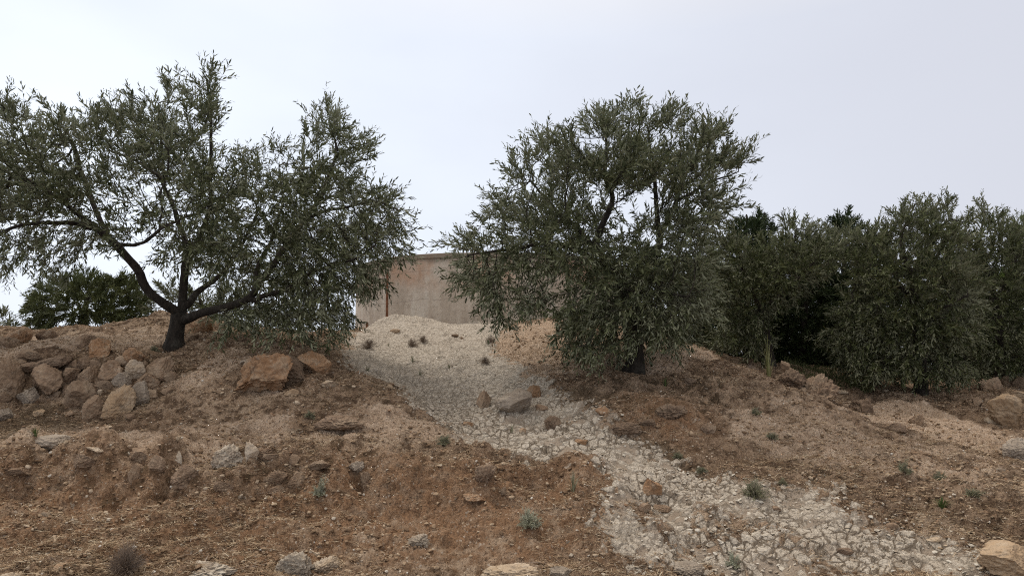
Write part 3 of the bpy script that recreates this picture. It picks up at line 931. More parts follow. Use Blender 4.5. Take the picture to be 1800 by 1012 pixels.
# in the wash
rock(905, 706, 76, 50, 'grey', 'biggest grey speckled rock in the middle of the cracked mud', name='boulder', ang=.45, rough=.04)
rock(848, 703, 30, 36, 'brown', 'brown block just left of the grey speckled rock in the mud', ang=.7)
rock(941, 690, 32, 28, 'orange', 'orange rock touching the right of the grey speckled rock in the mud', ang=.6)
rock(952, 716, 24, 14, 'brown', 'small brown stone under the orange rock in the mud')
rock(920, 757, 15, 11, 'orange', 'small orange stone lying alone on the cracked mud')
rock(972, 742, 34, 26, 'dirt', 'earthy clod in the mud below the orange rock', ang=.3, rough=.1)
rock(1022, 775, 26, 12, 'orange', 'reddish stone among mud crusts on the right bank')
rock(1146, 856, 38, 34, 'orange', 'orange brown rock perched at the head of the run off channel', ang=.7, rough=.04)
rock(1162, 893, 34, 16, 'brown', 'brown stone in the channel beneath the perched rock')
rock(1133, 890, 26, 22, 'brown', 'brown earthy stone left of the channel below the perched rock')
rock(1363, 893, 20, 10, 'brown', 'brown stone in the mud below the round sage bush')
rock(1565, 922, 26, 16, 'brown', 'dark brown stone at the right border of the lower mud')
rock(1210, 1000, 60, 24, 'grey', 'rough grey rock at the bottom edge within the mud', rough=.12)
rock(1480, 965, 34, 14, 'dirt', 'dark crust of rock in the lower right mud')
# right side
rock(1768, 722, 74, 62, 'tan', 'big tan boulder at the right edge of the picture', name='boulder', ang=.6, rough=.06)
rock(1742, 675, 48, 30, 'brown', 'rounded brown rock behind the big tan boulder at right', ang=.4)
rock(1768, 668, 26, 22, 'brown', 'brown rock wedged beside the rounded one under the right olive')
rock(1790, 692, 52, 24, 'tan', 'flat tan rock on top behind the big tan boulder')
rock(1788, 672, 36, 20, 'brown', 'brown rock at the right edge above the flat tan one')
rock(1718, 706, 22, 16, 'brown', 'small brown rock left of the big tan boulder')
rock(1742, 739, 28, 12, 'pale', 'pale stone at the left foot of the big tan boulder')
rock(1790, 790, 60, 44, 'grey', 'low grey rock at the right edge below the big tan boulder', ang=.3, rough=.08)
rock(1380, 640, 20, 24, 'brown', 'small peaked stone on the skyline of the right mound', ang=.8, Y=9.6)
rock(1432, 684, 92, 62, 'dirt', 'big crumbling clod of brown earth behind the right ridge', name='boulder', ang=.35, rough=.14, Y=9.4)
rock(1385, 668, 70, 44, 'dirt', 'lower earth clod left of the big crumbling one', ang=.35, rough=.14, Y=9.5)
rock(1514, 716, 46, 36, 'dirt', 'small dark earth outcrop right of the big crumbling clod', ang=.4, rough=.12, Y=9.4)
rock(1575, 752, 34, 20, 'dirt', 'dark stone on the sandy ground at right, below the earth outcrops', ang=.6)
rock(1612, 738, 30, 22, 'brown', 'brown lump on the sandy ground right of the dark stone', rough=.12)
rock(1478, 688, 26, 9, 'pale', 'pale flat stone beside the foot of the big crumbling clod')
rock(1556, 687, 12, 8, 'pale', 'small pale stone under the low branches of the right olive')
rock(1672, 678, 16, 9, 'tan', 'small tan stone in the shade of the right olive')
rock(1772, 976, 128, 48, 'tan', 'broad pinkish tan boulder in the bottom right corner', name='boulder', ang=.4, rough=.05)
rock(1640, 947, 26, 9, 'pale', 'pale sliver of stone left of the pinkish boulder')
rock(1060, 722, 30, 14, 'orange', 'orange stone on the left flank of the right mound')
rock(1140, 742, 36, 14, 'dirt', 'dark ledge of earth on the front of the right mound', rough=.12)
rock(1215, 668, 26, 12, 'dirt', 'brown clod near the top of the right mound', rough=.12)
rock(1180, 722, 60, 26, 'dirt', 'broad earth lump on the front of the right mound', rough=.14, ang=.3)
rock(1245, 752, 30, 20, 'dirt', 'rounded earth lump right of the broad one on the right mound', rough=.12, ang=.3)
rock(1102, 752, 60, 22, 'dirt', 'low earth lump left of the dark ledge on the right mound', rough=.14, ang=.3)
rock(905, 577, 12, 8, 'grey', 'small grey stone near the foot of the water tank')
rock(800, 590, 14, 8, 'brown', 'small dark stone on the pale slope below the water tank')
rock(812, 595, 9, 6, 'brown', 'tiny dark stone right of the small dark one below the tank')
rock(694, 582, 20, 9, 'brown', 'brown stone at the foot of the white rubble heap')


# ------------------------------------------------------------------ scattered gravel, mud chips and straw
def scatter_pts(n, y0, y1, wfun, seed):
    r = np.random.default_rng(seed)
    xs, ys = [], []
    tot = 0
    while tot < n:
        m = n * 3
        y = y0 + (y1 - y0) * r.random(m) ** 1.3
        x = (r.random(m) * 2 - 1) * 0.82 * (y + 0.5)
        w = wfun(x, y)
        k = r.random(m) < w
        xs.append(x[k])
        ys.append(y[k])
        tot += k.sum()
    return np.concatenate(xs)[:n], np.concatenate(ys)[:n]


def rot_mats(n, r, tiltmax):
    yaw = r.random(n) * 2 * math.pi
    ax = r.random(n) * 2 * math.pi
    ti = r.random(n) * tiltmax
    cy, sy = np.cos(yaw), np.sin(yaw)
    Rz = np.zeros((n, 3, 3))
    Rz[:, 0, 0] = cy
    Rz[:, 0, 1] = -sy
    Rz[:, 1, 0] = sy
    Rz[:, 1, 1] = cy
    Rz[:, 2, 2] = 1
    k = np.stack([np.cos(ax), np.sin(ax), np.zeros(n)], -1)
    K = np.zeros((n, 3, 3))
    K[:, 0, 2] = k[:, 1]
    K[:, 1, 2] = -k[:, 0]
    K[:, 2, 0] = -k[:, 1]
    K[:, 2, 1] = k[:, 0]
    I = np.eye(3)[None]
    Rt = I + np.sin(ti)[:, None, None] * K + (1 - np.cos(ti))[:, None, None] * (K @ K)
    return Rt @ Rz


def stones(name, n, y0, y1, wfun, size, flat, mat, seed, label, cat, sub=0, power=3.0):
    r = np.random.default_rng(seed)
    x, y = scatter_pts(n, y0, y1, wfun, seed)
    v, f = ICO[sub]
    s = size[0] + (size[1] - size[0]) * r.random(n) ** power
    V = np.repeat(v[None], n, 0)
    V = V * (1 + r.uniform(-0.3, 0.3, size=(n, len(v), 1)))
    sc3 = np.stack([s * r.uniform(0.7, 1.3, n), s * r.uniform(0.7, 1.1, n), s * r.uniform(flat[0], flat[1], n)], -1)
    V = V * sc3[:, None, :]
    V = np.einsum('nij,nkj->nki', rot_mats(n, r, 0.6), V)
    z = H0(x, y)
    V = V + np.stack([x, y, z + sc3[:, 2] * 0.25 + 0.004], -1)[:, None, :]
    Fc = f[None] + (np.arange(n) * len(v))[:, None, None]
    o = mesh_np(name, V.reshape(-1, 3), Fc.reshape(-1, 3), mat)
    tag(o, label, cat, None, 'stuff')
    return o


def w_soil(x, y):
    return np.clip(1 - lookup(MUD, x, y) * 1.3, 0, 1) * np.clip(0.45 + 0.7 * n2(x, y, 1.4, 5, 3), 0.04, 1)


def w_mud(x, y):
    return np.clip(lookup(MUD, x, y), 0, 1) * np.clip(0.5 + 0.8 * n2(x, y, 2.0, 6, 3), 0.02, 1) * np.clip(1.6 - y / 9, 0.1, 1)


stones('gravel', 22000, 4.3, 13.5, w_soil, (0.003, 0.016), (0.4, 0.9), M_GRAVEL, 31,
       'loose brown and pale gravel strewn over the earth slopes', 'gravel', 0, 4.0)
stones('soil_crumbs', 34000, 4.3, 12.5, w_soil, (0.003, 0.022), (0.4, 0.8), M_CRUMB, 33,
       'crumbly clods of brown earth all over the slopes', 'soil', 0, 3.0)
stones('mud_chips', 5000, 4.3, 14, w_mud, (0.005, 0.022), (0.25, 0.5), M_CHIPS, 32,
       'broken chips of pale dried mud lying on the wash', 'mud chips', 0, 2.2)


def straw(name, n, wfun, lr, wid, seed, label, mat, up=(0.0, 0.35), y0=4.3, y1=12):
    r = np.random.default_rng(seed)
    x, y = scatter_pts(n, y0, y1, wfun, seed)
    z = H0(x, y) + 0.006
    a = r.random(n) * 2 * math.pi
    e = r.uniform(up[0], up[1], n)
    L_ = r.uniform(lr[0], lr[1], n)
    d = np.stack([np.cos(a) * np.cos(e), np.sin(a) * np.cos(e), np.sin(e)], -1)
    side = unit(np.cross(d, np.array([0, 0, 1.0]) + 0.3 * r.normal(size=(n, 3)))) * (wid * r.uniform(0.6, 1.3, n))[:, None]
    b0 = np.stack([x, y, z], -1)
    bend = np.stack([r.normal(size=n), r.normal(size=n), -np.abs(r.normal(size=n)) * 0.5], -1) * (L_ * 0.12)[:, None]
    mid = b0 + d * (L_ * 0.5)[:, None] - bend * 0.5
    end = b0 + d * L_[:, None] + bend
    V = np.stack([b0 - side, b0 + side, mid - side, mid + side, end], 1).reshape(-1, 3)
    k = (np.arange(n) * 5)[:, None]
    o = mesh_np(name, V, [k + np.array([[0, 1, 3, 2]]), k + np.array([[2, 3, 4]])], mat)
    tag(o, label, 'dry grass', None, 'stuff')


def w_straw(x, y):
    return np.clip(1 - lookup(MUD, x, y) * 1.2, 0, 1) * np.clip(0.4 + 0.9 * n2(x, y, 1.0, 15, 4), 0.02, 1) * np.clip(1 - 0.35 * lookup(TAN, x, y), 0, 1)


straw('fallen_twigs', 500, w_straw, (0.08, 0.28), 0.0028, 47, 'scattered dead twigs lying on the slopes', M_DRYTWIG, (0.0, 0.2))
straw('dry_grass', 190000, w_straw, (0.015, 0.085), 0.0016, 41, 'short dead straw and plant litter over the brown slopes', M_STRAW)


# ------------------------------------------------------------------ trees
def colonise(nodes, parent, A, step, kill, rng, iters=90, jitter=0.25):
    nodes = list(nodes)
    parent = list(parent)
    NP = np.array(nodes)
    d2 = np.full(len(A), 1e9)
    ni = np.zeros(len(A), dtype=int)
    for c in range(0, len(NP), 400):
        D = ((A[:, None] - NP[None, c:c + 400]) ** 2).sum(-1)
        k = D.argmin(1)
        v = D[np.arange(len(A)), k]
        m = v < d2
        d2[m] = v[m]
        ni[m] = k[m] + c
    alive = d2 > kill * kill
    for it in range(iters):
        ids = np.nonzero(alive)[0]
        if len(ids) == 0:
            break
        un, inv = np.unique(ni[ids], return_inverse=True)
        base = np.array([nodes[u] for u in un])
        dv = unit(A[ids] - base[inv])
        acc = np.zeros((len(un), 3))
        np.add.at(acc, inv, dv)
        acc = unit(unit(acc) + rng.normal(size=acc.shape) * jitter)
        new = base + acc * step
        s = len(nodes)
        nodes.extend(list(new))
        parent.extend(list(un))
        for c in range(0, len(new), 500):
            D = ((A[ids][:, None] - new[None, c:c + 500]) ** 2).sum(-1)
            k = D.argmin(1)
            v = D[np.arange(len(ids)), k]
            m = v < d2[ids]
            d2[ids[m]] = v[m]
            ni[ids[m]] = k[m] + c + s
        alive &= d2 > kill * kill
    return np.array(nodes), np.array(parent)


def tree_tubes(nodes, parent, rad, rng, name, mat, par, origin, gnarl=0.12):
    n = len(nodes)
    kids = [[] for _ in range(n)]
    for i in range(1, n):
        kids[parent[i]].append(i)
    VV, F4 = [], []
    off = 0
    stack = [(0, -1)]
    while stack:
        s, p = stack.pop()
        chain = [s]
        while kids[chain[-1]]:
            ks = sorted(kids[chain[-1]], key=lambda q: -rad[q])
            for q in ks[1:]:
                stack.append((q, chain[-1]))
            chain.append(ks[0])
        pts_ = nodes[chain]
        rr = rad[chain].copy()
        if p >= 0:
            pts_ = np.vstack([nodes[p][None], pts_])
            rr = np.concatenate([[min(rad[p], rr[0] * 1.15)], rr])
        if len(pts_) < 2:
            continue
        r0 = rr.max()
        S = 16 if r0 > 0.05 else (8 if r0 > 0.02 else (5 if r0 > 0.008 else 3))
        T = unit(np.gradient(pts_, axis=0))
        ref = np.array([0.3, 0.9, 0.1]) if abs(T[0][1]) < 0.8 else np.array([1.0, 0, 0.1])
        Bn = unit(np.cross(T, ref))
        Cn = np.cross(T, Bn)
        a = np.arange(S) * 2 * math.pi / S
        ring = pts_[:, None, :] + rr[:, None, None] * (np.cos(a)[None, :, None] * Bn[:, None, :] + np.sin(a)[None, :, None] * Cn[:, None, :])
        if S >= 8:
            q = ring.reshape(-1, 3)
            nz = fbm(q * np.array([9, 9, 4]), 5, 3).reshape(len(pts_), S)
            ring = pts_[:, None, :] + (ring - pts_[:, None, :]) * (1 + gnarl * nz)[..., None]
        VV.append(ring.reshape(-1, 3))
        m = len(pts_)
        ii = off + np.arange(m - 1)[:, None] * S
        j = np.arange(S)[None, :]
        j2 = (j + 1) % S
        F4.append(np.stack([ii + j, ii + j2, ii + S + j2, ii + S + j], -1).reshape(-1, 4))
        off += m * S
    o = mesh_np(name, np.vstack(VV) - origin, np.vstack(F4), mat, par, smooth=True)
    return o


def leaves(base, dirs, length, per, rng, ll, lw, ang=(0.5, 1.1), tube_w=0.0016, curve=0.09):
    """leafy shoots: opposite pairs of lance leaves along each shoot"""
    n = len(base)
    r = rng
    t = (np.arange(per) + 0.6) / per
    t = np.repeat(t[None], n, 0) + r.uniform(-0.03, 0.03, (n, per))
    bend = r.normal(size=(n, 3)) * curve
    bend[:, 2] -= curve * 0.6
    pos = base[:, None] + dirs[:, None] * (length[:, None] * t)[..., None] + bend[:, None] * (length[:, None] * t * t)[..., None]
    tan = unit(dirs[:, None] + 2 * bend[:, None] * t[..., None])
    ref = unit(r.normal(size=(n, 3)))
    s1 = unit(np.cross(tan, ref[:, None]))
    s2 = np.cross(tan, s1)
    k = np.arange(per)
    phi = (k // 2) * 1.57 + (k % 2) * math.pi
    phi = phi[None] + r.uniform(-0.5, 0.5, (n, per)) + r.random((n, 1)) * 6
    out_ = s1 * np.cos(phi)[..., None] + s2 * np.sin(phi)[..., None]
    el = r.uniform(ang[0], ang[1], (n, per))
    d = unit(tan * np.cos(el)[..., None] + out_ * np.sin(el)[..., None])
    L_ = (ll[0] + (ll[1] - ll[0]) * r.random((n, per))) * (0.75 + 0.35 * np.sin(t * math.pi))
    W_ = lw * L_ / ll[1] * r.uniform(0.8, 1.2, (n, per))
    nrm = unit(tan - d * (tan * d).sum(-1, keepdims=True) + 0.35 * r.normal(size=d.shape))
    nrm = unit(nrm - d * (nrm * d).sum(-1, keepdims=True))
    sd_ = np.cross(d, nrm)
    pos = pos.reshape(-1, 3)
    d = d.reshape(-1, 3)
    nrm = nrm.reshape(-1, 3)
    sd_ = sd_.reshape(-1, 3)
    L_ = L_.reshape(-1, 1)
    W_ = W_.reshape(-1, 1) * 0.5
    p0 = pos
    a = pos + d * L_ * 0.33
    b = pos + d * L_ * 0.7 - nrm * L_ * 0.03
    tip = pos + d * L_ - nrm * L_ * 0.09
    V = np.stack([p0, a + sd_ * W_, b + sd_ * W_ * 0.85, tip, b - sd_ * W_ * 0.85, a - sd_ * W_], 1)
    m = len(p0)
    kk = (np.arange(m) * 6)[:, None]
    F1 = kk + np.array([[0, 1, 2, 3]])
    F2 = kk + np.array([[0, 3, 4, 5]])
    V = V.reshape(-1, 3)
    # shoot stems
    ts = np.array([0, 0.5, 1.0])
    sp = base[:, None] + dirs[:, None] * (length[:, None] * ts)[..., None] + bend[:, None] * (length[:, None] * ts * ts)[..., None]
    sa = unit(np.cross(dirs, ref)) * tube_w
    sb = unit(np.cross(dirs, sa)) * tube_w
    taper = np.array([1.0, 0.75, 0.35])
    tri = []
    for q in range(3):
        c, s = math.cos(q * 2.094), math.sin(q * 2.094)
        tri.append(sp + (sa * c + sb * s)[:, None] * taper[None, :, None])
    S = np.stack(tri, 2).reshape(-1, 3)
    k9 = (np.arange(n) * 9)[:, None] + len(V)
    fs = []
    for sgm in (0, 3):
        for q in range(3):
            q2 = (q + 1) % 3
            fs.append(k9 + np.array([[sgm + q, sgm + q2, sgm + 3 + q2, sgm + 3 + q]]))
    FS = np.vstack(fs)
    VA = np.vstack([V, S])
    FA = np.vstack([F1, F2, FS])
    fm = np.concatenate([np.zeros(len(F1) + len(F2), dtype=int), np.ones(len(FS), dtype=int)])
    return VA, FA, fm


def cluster_pts(clusters, Y0, n, rng, extent=None):
    """points through the crown's volume; a cluster is (px, py, rx, ry[, weight[, dY]])"""
    cl_ = []
    xs = [c[0] for c in clusters]
    cx_, hw = (min(xs) + max(xs)) / 2, (max(xs) - min(xs)) / 2 + 60
    cyy = sum(c[1] for c in clusters) / len(clusters)
    for c in clusters:
        px, py, rx, ry = c[:4]
        rx, ry = max(8, rx - 8), max(8, ry - 9)
        py += 12 if py < cyy else -5
        w = c[4] if len(c) > 4 else 1.0
        if len(c) > 5:
            cl_.append((px, py, rx, ry, w, c[5]))
            continue
        chord = math.sqrt(max(0.05, 1 - ((px - cx_) / hw) ** 2)) * hw / F * Y0 * 0.75
        if extent:
            chord = min(chord, extent)
        for k, f in enumerate((-0.55, 0.0, 0.55)):
            cl_.append((px + rng.uniform(-12, 12), py + rng.uniform(-8, 8), rx, ry, w / 3.0, f * chord + rng.uniform(-0.15, 0.15)))
    wt_ = np.array([c[2] * c[3] * c[4] for c in cl_])
    cnt = np.maximum(1, (n * wt_ / wt_.sum())).astype(int)
    pts_ = []
    for c, k in zip(cl_, cnt):
        px, py, rx, ry, w, dY = c
        v = unit(rng.normal(size=(k, 3))) * (rng.random((k, 1)) ** 0.42)
        Yc = Y0 + dY
        ctr = P(px, py, Yc)
        # sized at the tree's own distance so clusters at the back are not inflated
        s = Yc / F
        pts_.append(ctr + v * np.array([rx * s, (rx + ry) * 0.5 * s, ry * s]))
    return np.vstack(pts_)


def build_tree(name, label, cat, base, Y0, limbs, clusters, nat, R, seed, leafmat, per=14, ll=(0.042, 0.09), lw=0.0185,
               step=0.09, kill=0.13, group=None, shoot=(0.15, 0.34), droop=0.35, extra=1.0, extent=None, ang=(0.25, 0.95), barkmat=None, tube=0.0016, lmin=None):
    rng = np.random.default_rng(seed)
    org = P(base[0], base[1], Y0) if len(base) == 2 else np.array(base)
    g = float(H0(org[0], org[1]))
    org[2] = g
    root = empty(name, org)
    tag(root, label, cat, group)
    nodes, parent, lr = [], [], []
    for li, (pl, r0, r1) in enumerate(limbs):
        W = []
        for q in pl:
            dY = q[2] if len(q) > 2 else 0.0
            W.append(P(q[0], q[1], Y0 + dY))
        W = np.array(W)
        if li == 0:
            W[0] = org - np.array([0, 0, 0.12])
        # resample with a little wander
        seg = np.linalg.norm(np.diff(W, axis=0), axis=1)
        cum = np.concatenate([[0], np.cumsum(seg)])
        m = max(3, int(cum[-1] / 0.06))
        tt = np.linspace(0, cum[-1], m)
        Q = np.stack([np.interp(tt, cum, W[:, k]) for k in range(3)], -1)
        for _ in range(3):
            Q[1:-1] = (Q[:-2] + 2 * Q[1:-1] + Q[2:]) / 4
        Q[1:] += 0.018 * np.stack([vnoise(np.stack([tt[1:] * 4, tt[1:] * 0 + li, tt[1:] * 0 + k], -1), seed) for k in range(3)], -1)
        s = len(nodes)
        if li == 0:
            pi = 0
        else:
            NP = np.array(nodes)
            pi = int(((NP - Q[0]) ** 2).sum(1).argmin())
        for j in range(m):
            if j == 0 and li > 0:
                Q[0] = nodes[pi]
                last = pi
                continue
            nodes.append(Q[j])
            parent.append(last if not (li == 0 and j == 0) else 0)
            last = len(nodes) - 1
            lr.append(r0 + (r1 - r0) * (j / (m - 1)) ** 0.8)
    nl = len(nodes)
    A = cluster_pts(clusters, Y0, nat, rng, extent)
    A = A[A[:, 2] > H0(A[:, 0], A[:, 1]) + 0.02]
    nodes, parent = colonise(nodes, parent, A, step, kill, rng)
    ok = nodes[:, 2] > H0(nodes[:, 0], nodes[:, 1]) - 0.2
    n = len(nodes)
    cnt = np.zeros(n)
    haskid = np.zeros(n, dtype=bool)
    haskid[parent[1:]] = True
    cnt[~haskid] = 1
    for i in range(n - 1, 0, -1):
        cnt[parent[i]] += cnt[i]
    tips = max(2.0, cnt[0])
    r_t = 0.0028
    ex = math.log(tips) / math.log(R / r_t) if R > r_t * 1.5 else 2.0
    ex = max(ex, 1.9)
    rad = r_t * cnt ** (1 / ex)
    rad[:nl] = np.maximum(rad[:nl] * 0.8, np.array(lr))
    # root flare
    fl = np.clip(1 - (nodes[:nl, 2] - g) / 0.22, 0, 1)
    isb = np.hypot(nodes[:nl, 0] - org[0], nodes[:nl, 1] - org[1]) < 0.5
    rad[:nl] *= 1 + 0.35 * fl ** 2 * isb
    tree_tubes(nodes, parent, rad, rng, 'trunk', barkmat or M_BARK, root, org)
    # leafy shoots
    gi = np.nonzero((np.arange(n) >= nl) & (cnt <= 8))[0]
    rep = rng.random(len(gi))
    tip = ~haskid[gi]
    sel = gi[tip | (rep < 0.75 * extra)]
    sel = np.concatenate([sel, gi[tip], gi[rng.random(len(gi)) < max(0, extra - 1)]])
    B = nodes[sel]
    D = unit(nodes[sel] - nodes[parent[sel]])
    cen = A.mean(0)
    outw = unit(B - cen)
    hgt = (B[:, 2:3] - cen[2]) / (np.abs(A[:, 2] - cen[2]).max() + 1e-6)
    trop = np.concatenate([np.zeros((len(B), 2)), hgt * 0.8 + 0.25 - droop * (hgt < 0)], 1)
    D = unit(D * 0.8 + outw * 0.45 + trop + rng.normal(size=B.shape) * 0.4)
    Ls = rng.uniform(shoot[0], shoot[1], len(B))
    V, Fq, fm = leaves(B, D, Ls, per, rng, ll, lw, ang, tube)
    mesh_np('crown', V - org, Fq, [leafmat, barkmat or M_BARK], root, fmat=fm)
    return root, nodes


# --- the big olive on the left
limbsA = [
    ([(308, 622, 0), (310, 590, 0), (316, 545, 0)], 0.10, 0.088),
    ([(314, 555, 0), (295, 535, -.1), (262, 512, -.2), (238, 470, -.3), (203, 428, -.4), (160, 392, -.45), (110, 352, -.5), (60, 322, -.5), (10, 300, -.5)], 0.062, 0.015),
    ([(170, 402, -.4), (130, 393, -.6), (80, 388, -.8), (30, 395, -1.0), (-30, 430, -1.1)], 0.035, 0.014),
    ([(190, 415, -.4), (160, 350, -.1), (140, 290, .1), (120, 230, .2)], 0.035, 0.010),
    ([(316, 550, 0), (322, 500, .1), (334, 450, .1), (352, 415, .2), (368, 380, .2), (372, 300, .2), (370, 220, .1), (365, 140, .1)], 0.055, 0.010),
    ([(326, 480, .1), (325, 430, .2), (315, 388, .3), (303, 355, .35), (280, 308, .4), (250, 290, .5), (210, 270, .6)], 0.045, 0.012),
    ([(290, 325, .35), (285, 260, .3), (280, 180, .3)], 0.022, 0.008),
    ([(326, 540, 0), (345, 515, .4), (384, 488, .9), (420, 440, 1.3), (450, 380, 1.5)], 0.05, 0.014),
    ([(326, 562, 0), (350, 553, -.1), (400, 541, -.3), (442, 525, -.4), (458, 495, -.45), (500, 432, -.4), (540, 382, -.3), (566, 340, -.2), (588, 285, -.1), (592, 255, 0), (578, 210, 0)], 0.058, 0.010),
    ([(440, 528, -.4), (500, 508, -.6), (550, 480, -.7), (610, 462, -.8), (660, 430, -.8)], 0.035, 0.010),
    ([(448, 512, -.4), (455, 460, -.2), (478, 420, 0), (500, 350, .2), (490, 290, .3)], 0.032, 0.009),
    ([(592, 275, 0), (620, 255, 0), (650, 250, 0)], 0.012, 0.006),
    ([(540, 382, -.3), (600, 365, -.1), (660, 350, 0), (700, 370, 0)], 0.02, 0.007),
    ([(200, 428, -.4), (250, 430, -.9), (290, 400, -1.2)], 0.02, 0.007),
]
clA = [
    (15, 200, 40, 45, .8), (32, 165, 18, 25, .6), (0, 300, 60, 90), (60, 255, 70, 50), (130, 230, 65, 45), (110, 190, 30, 22, .7), (200, 215, 65, 50), (225, 178, 30, 20, .7), (270, 220, 55, 50),
    (285, 145, 20, 32, .6), (262, 180, 20, 20, .6), (368, 135, 30, 36, .8), (366, 200, 32, 55, .8), (325, 180, 22, 30, .7), (310, 265, 55, 55), (120, 310, 100, 42), (35, 370, 80, 50), (225, 285, 60, 40),
    (60, 435, 70, 40, .6), (8, 485, 28, 26, .3), (90, 480, 30, 30, .3), (165, 420, 45, 40, .45), (235, 350, 30, 30, .25), (90, 340, 60, 35), (-70, 300, 70, 120), (-60, 440, 60, 60, .6),
    (380, 330, 75, 72, 1.4), (425, 285, 35, 40, 1.1), (390, 430, 70, 65, 1.3), (310, 420, 40, 55, .5), (280, 380, 35, 30, .4), (470, 335, 50, 60), (500, 255, 28, 30, .9), (560, 215, 34, 45, .8), (567, 172, 15, 14, .6),
    (605, 235, 50, 38, .8), (650, 262, 28, 20, .5), (560, 305, 75, 55), (630, 355, 68, 42), (690, 360, 32, 38, .8), (712, 385, 18, 40, .6), (665, 425, 62, 48, 1.2), (600, 430, 75, 55, 1.2), (525, 415, 75, 55, 1.2),
    (485, 480, 65, 55, 1.2), (565, 505, 75, 55, 1.3), (640, 490, 45, 48, 1.1), (520, 565, 85, 32, .8), (430, 560, 65, 32, .55), (600, 555, 40, 30, .7), (390, 590, 35, 22, .4), (470, 595, 60, 18, .4), (560, 590, 50, 18, .5),
    (690, 450, 30, 30, .8),
]
treeA, nodesA = build_tree('olive_tree', 'big spreading olive tree with bare dark forked trunk standing above the stone wall', 'olive tree', (308, 622), 9.0, limbsA, clA, 3900, 0.11, 101, M_OLIVE, per=13, extra=1.6, lw=.0195)

# --- the middle olive, skirted to the ground
limbsB = [
    ([(1112, 658, 0), (1116, 620, 0), (1112, 560, 0), (1100, 500, 0)], 0.115, 0.085),
    ([(1102, 510, 0), (1070, 470, 0), (1042, 430, 0), (1060, 388, -.05), (1080, 350, -.05), (1062, 302, 0), (1066, 265, 0), (1058, 215, 0)], 0.06, 0.010),
    ([(1104, 520, 0), (1140, 470, .1), (1160, 427, .1), (1157, 380, .1), (1150, 300, .2), (1140, 220, .2)], 0.055, 0.010),
    ([(1155, 430, .1), (1182, 368, .2), (1204, 325, .2), (1238, 300, .2), (1250, 250, .2)], 0.035, 0.009),
    ([(1190, 355, .2), (1235, 325, .3), (1265, 311, .3), (1300, 302, .3)], 0.022, 0.007),
    ([(1070, 470, 0), (1000, 430, -.3), (940, 430, -.5), (870, 440, -.6), (820, 450, -.6)], 0.035, 0.009),
    ([(1050, 440, 0), (990, 380, .3), (930, 320, .4)], 0.03, 0.009),
    ([(1100, 520, 0), (1150, 510, -.6), (1210, 520, -1.0)], 0.03, 0.009),
    ([(1100, 520, 0), (1060, 500, .8), (1040, 450, 1.3)], 0.04, 0.01),
]
clB = [
    (1112, 185, 28, 30, .7), (1060, 220, 50, 38, .9), (975, 245, 50, 32, .8), (1175, 205, 42, 38, .9), (1235, 235, 42, 40), (1280, 285, 38, 35, .8), (1312, 285, 14, 24, .4), (915, 290, 32, 36, .9), (1010, 295, 70, 55),
    (1110, 285, 75, 60), (1205, 300, 65, 60), (885, 365, 38, 42), (960, 370, 75, 48), (1055, 370, 50, 40, .6), (1210, 390, 70, 45, .9), (830, 425, 34, 30, .8), (800, 432, 20, 14, .4), (905, 440, 75, 42), (825, 475, 34, 26, .8),
    (872, 510, 50, 38), (890, 565, 30, 28, .5), (855, 545, 16, 22, .4), (935, 525, 34, 36, .9), (985, 450, 70, 52, 1.2), (1085, 470, 85, 62, 1.3), (1180, 475, 75, 62, 1.3), (1050, 545, 75, 55, 1.5), (1145, 555, 85, 55, 1.5),
    (1035, 605, 60, 30, 1.2), (1110, 595, 55, 28, .9), (1180, 590, 40, 30, .8), (1228, 530, 44, 44, 1.1), (1008, 575, 36, 45, 1.1), (1290, 345, 26, 24, .35), (1130, 385, 36, 34, .5), (1245, 340, 50, 40, .7), (1015, 630, 30, 14, .6),
]
build_tree('olive_tree', 'bushy round crowned olive in the middle with foliage hanging over its trunk', 'olive tree', (1112, 660), 8.5, limbsB, clB, 4600, 0.115, 202, M_OLIVE, per=13, extra=1.9, lw=.0195)

# --- olive behind it to the right
limbsC = [
    ([(1350, 668, 0), (1345, 600, 0), (1340, 540, 0)], 0.10, 0.07),
    ([(1342, 560, 0), (1370, 480, 0), (1390, 443, 0), (1400, 400, 0)], 0.04, 0.01),
    ([(1342, 560, 0), (1310, 480, 0), (1290, 430, 0)], 0.04, 0.01),
    ([(1342, 550, 0), (1400, 490, -.4), (1440, 450, -.4)], 0.03, 0.01),
]
clC = [(1290, 440, 55, 42), (1375, 435, 50, 36, .9), (1412, 395, 18, 22, .4), (1340, 500, 75, 50), (1300, 565, 50, 48), (1420, 460, 45, 40), (1385, 392, 30, 18, .4), (1455, 430, 36, 40, .9), (1490, 425, 34, 34, .8), (1270, 500, 50, 50), (1270, 590, 36, 30, .8),
       (1330, 590, 34, 40, .8)]
build_tree('olive_tree', 'dim olive crown between the middle tree and the dark gap on the right', 'olive tree', (1350, 668), 11.0, limbsC, clC, 3200, 0.09, 303, M_OLIVE2, per=18, step=.11, kill=.14, extra=1.8, lw=.021)

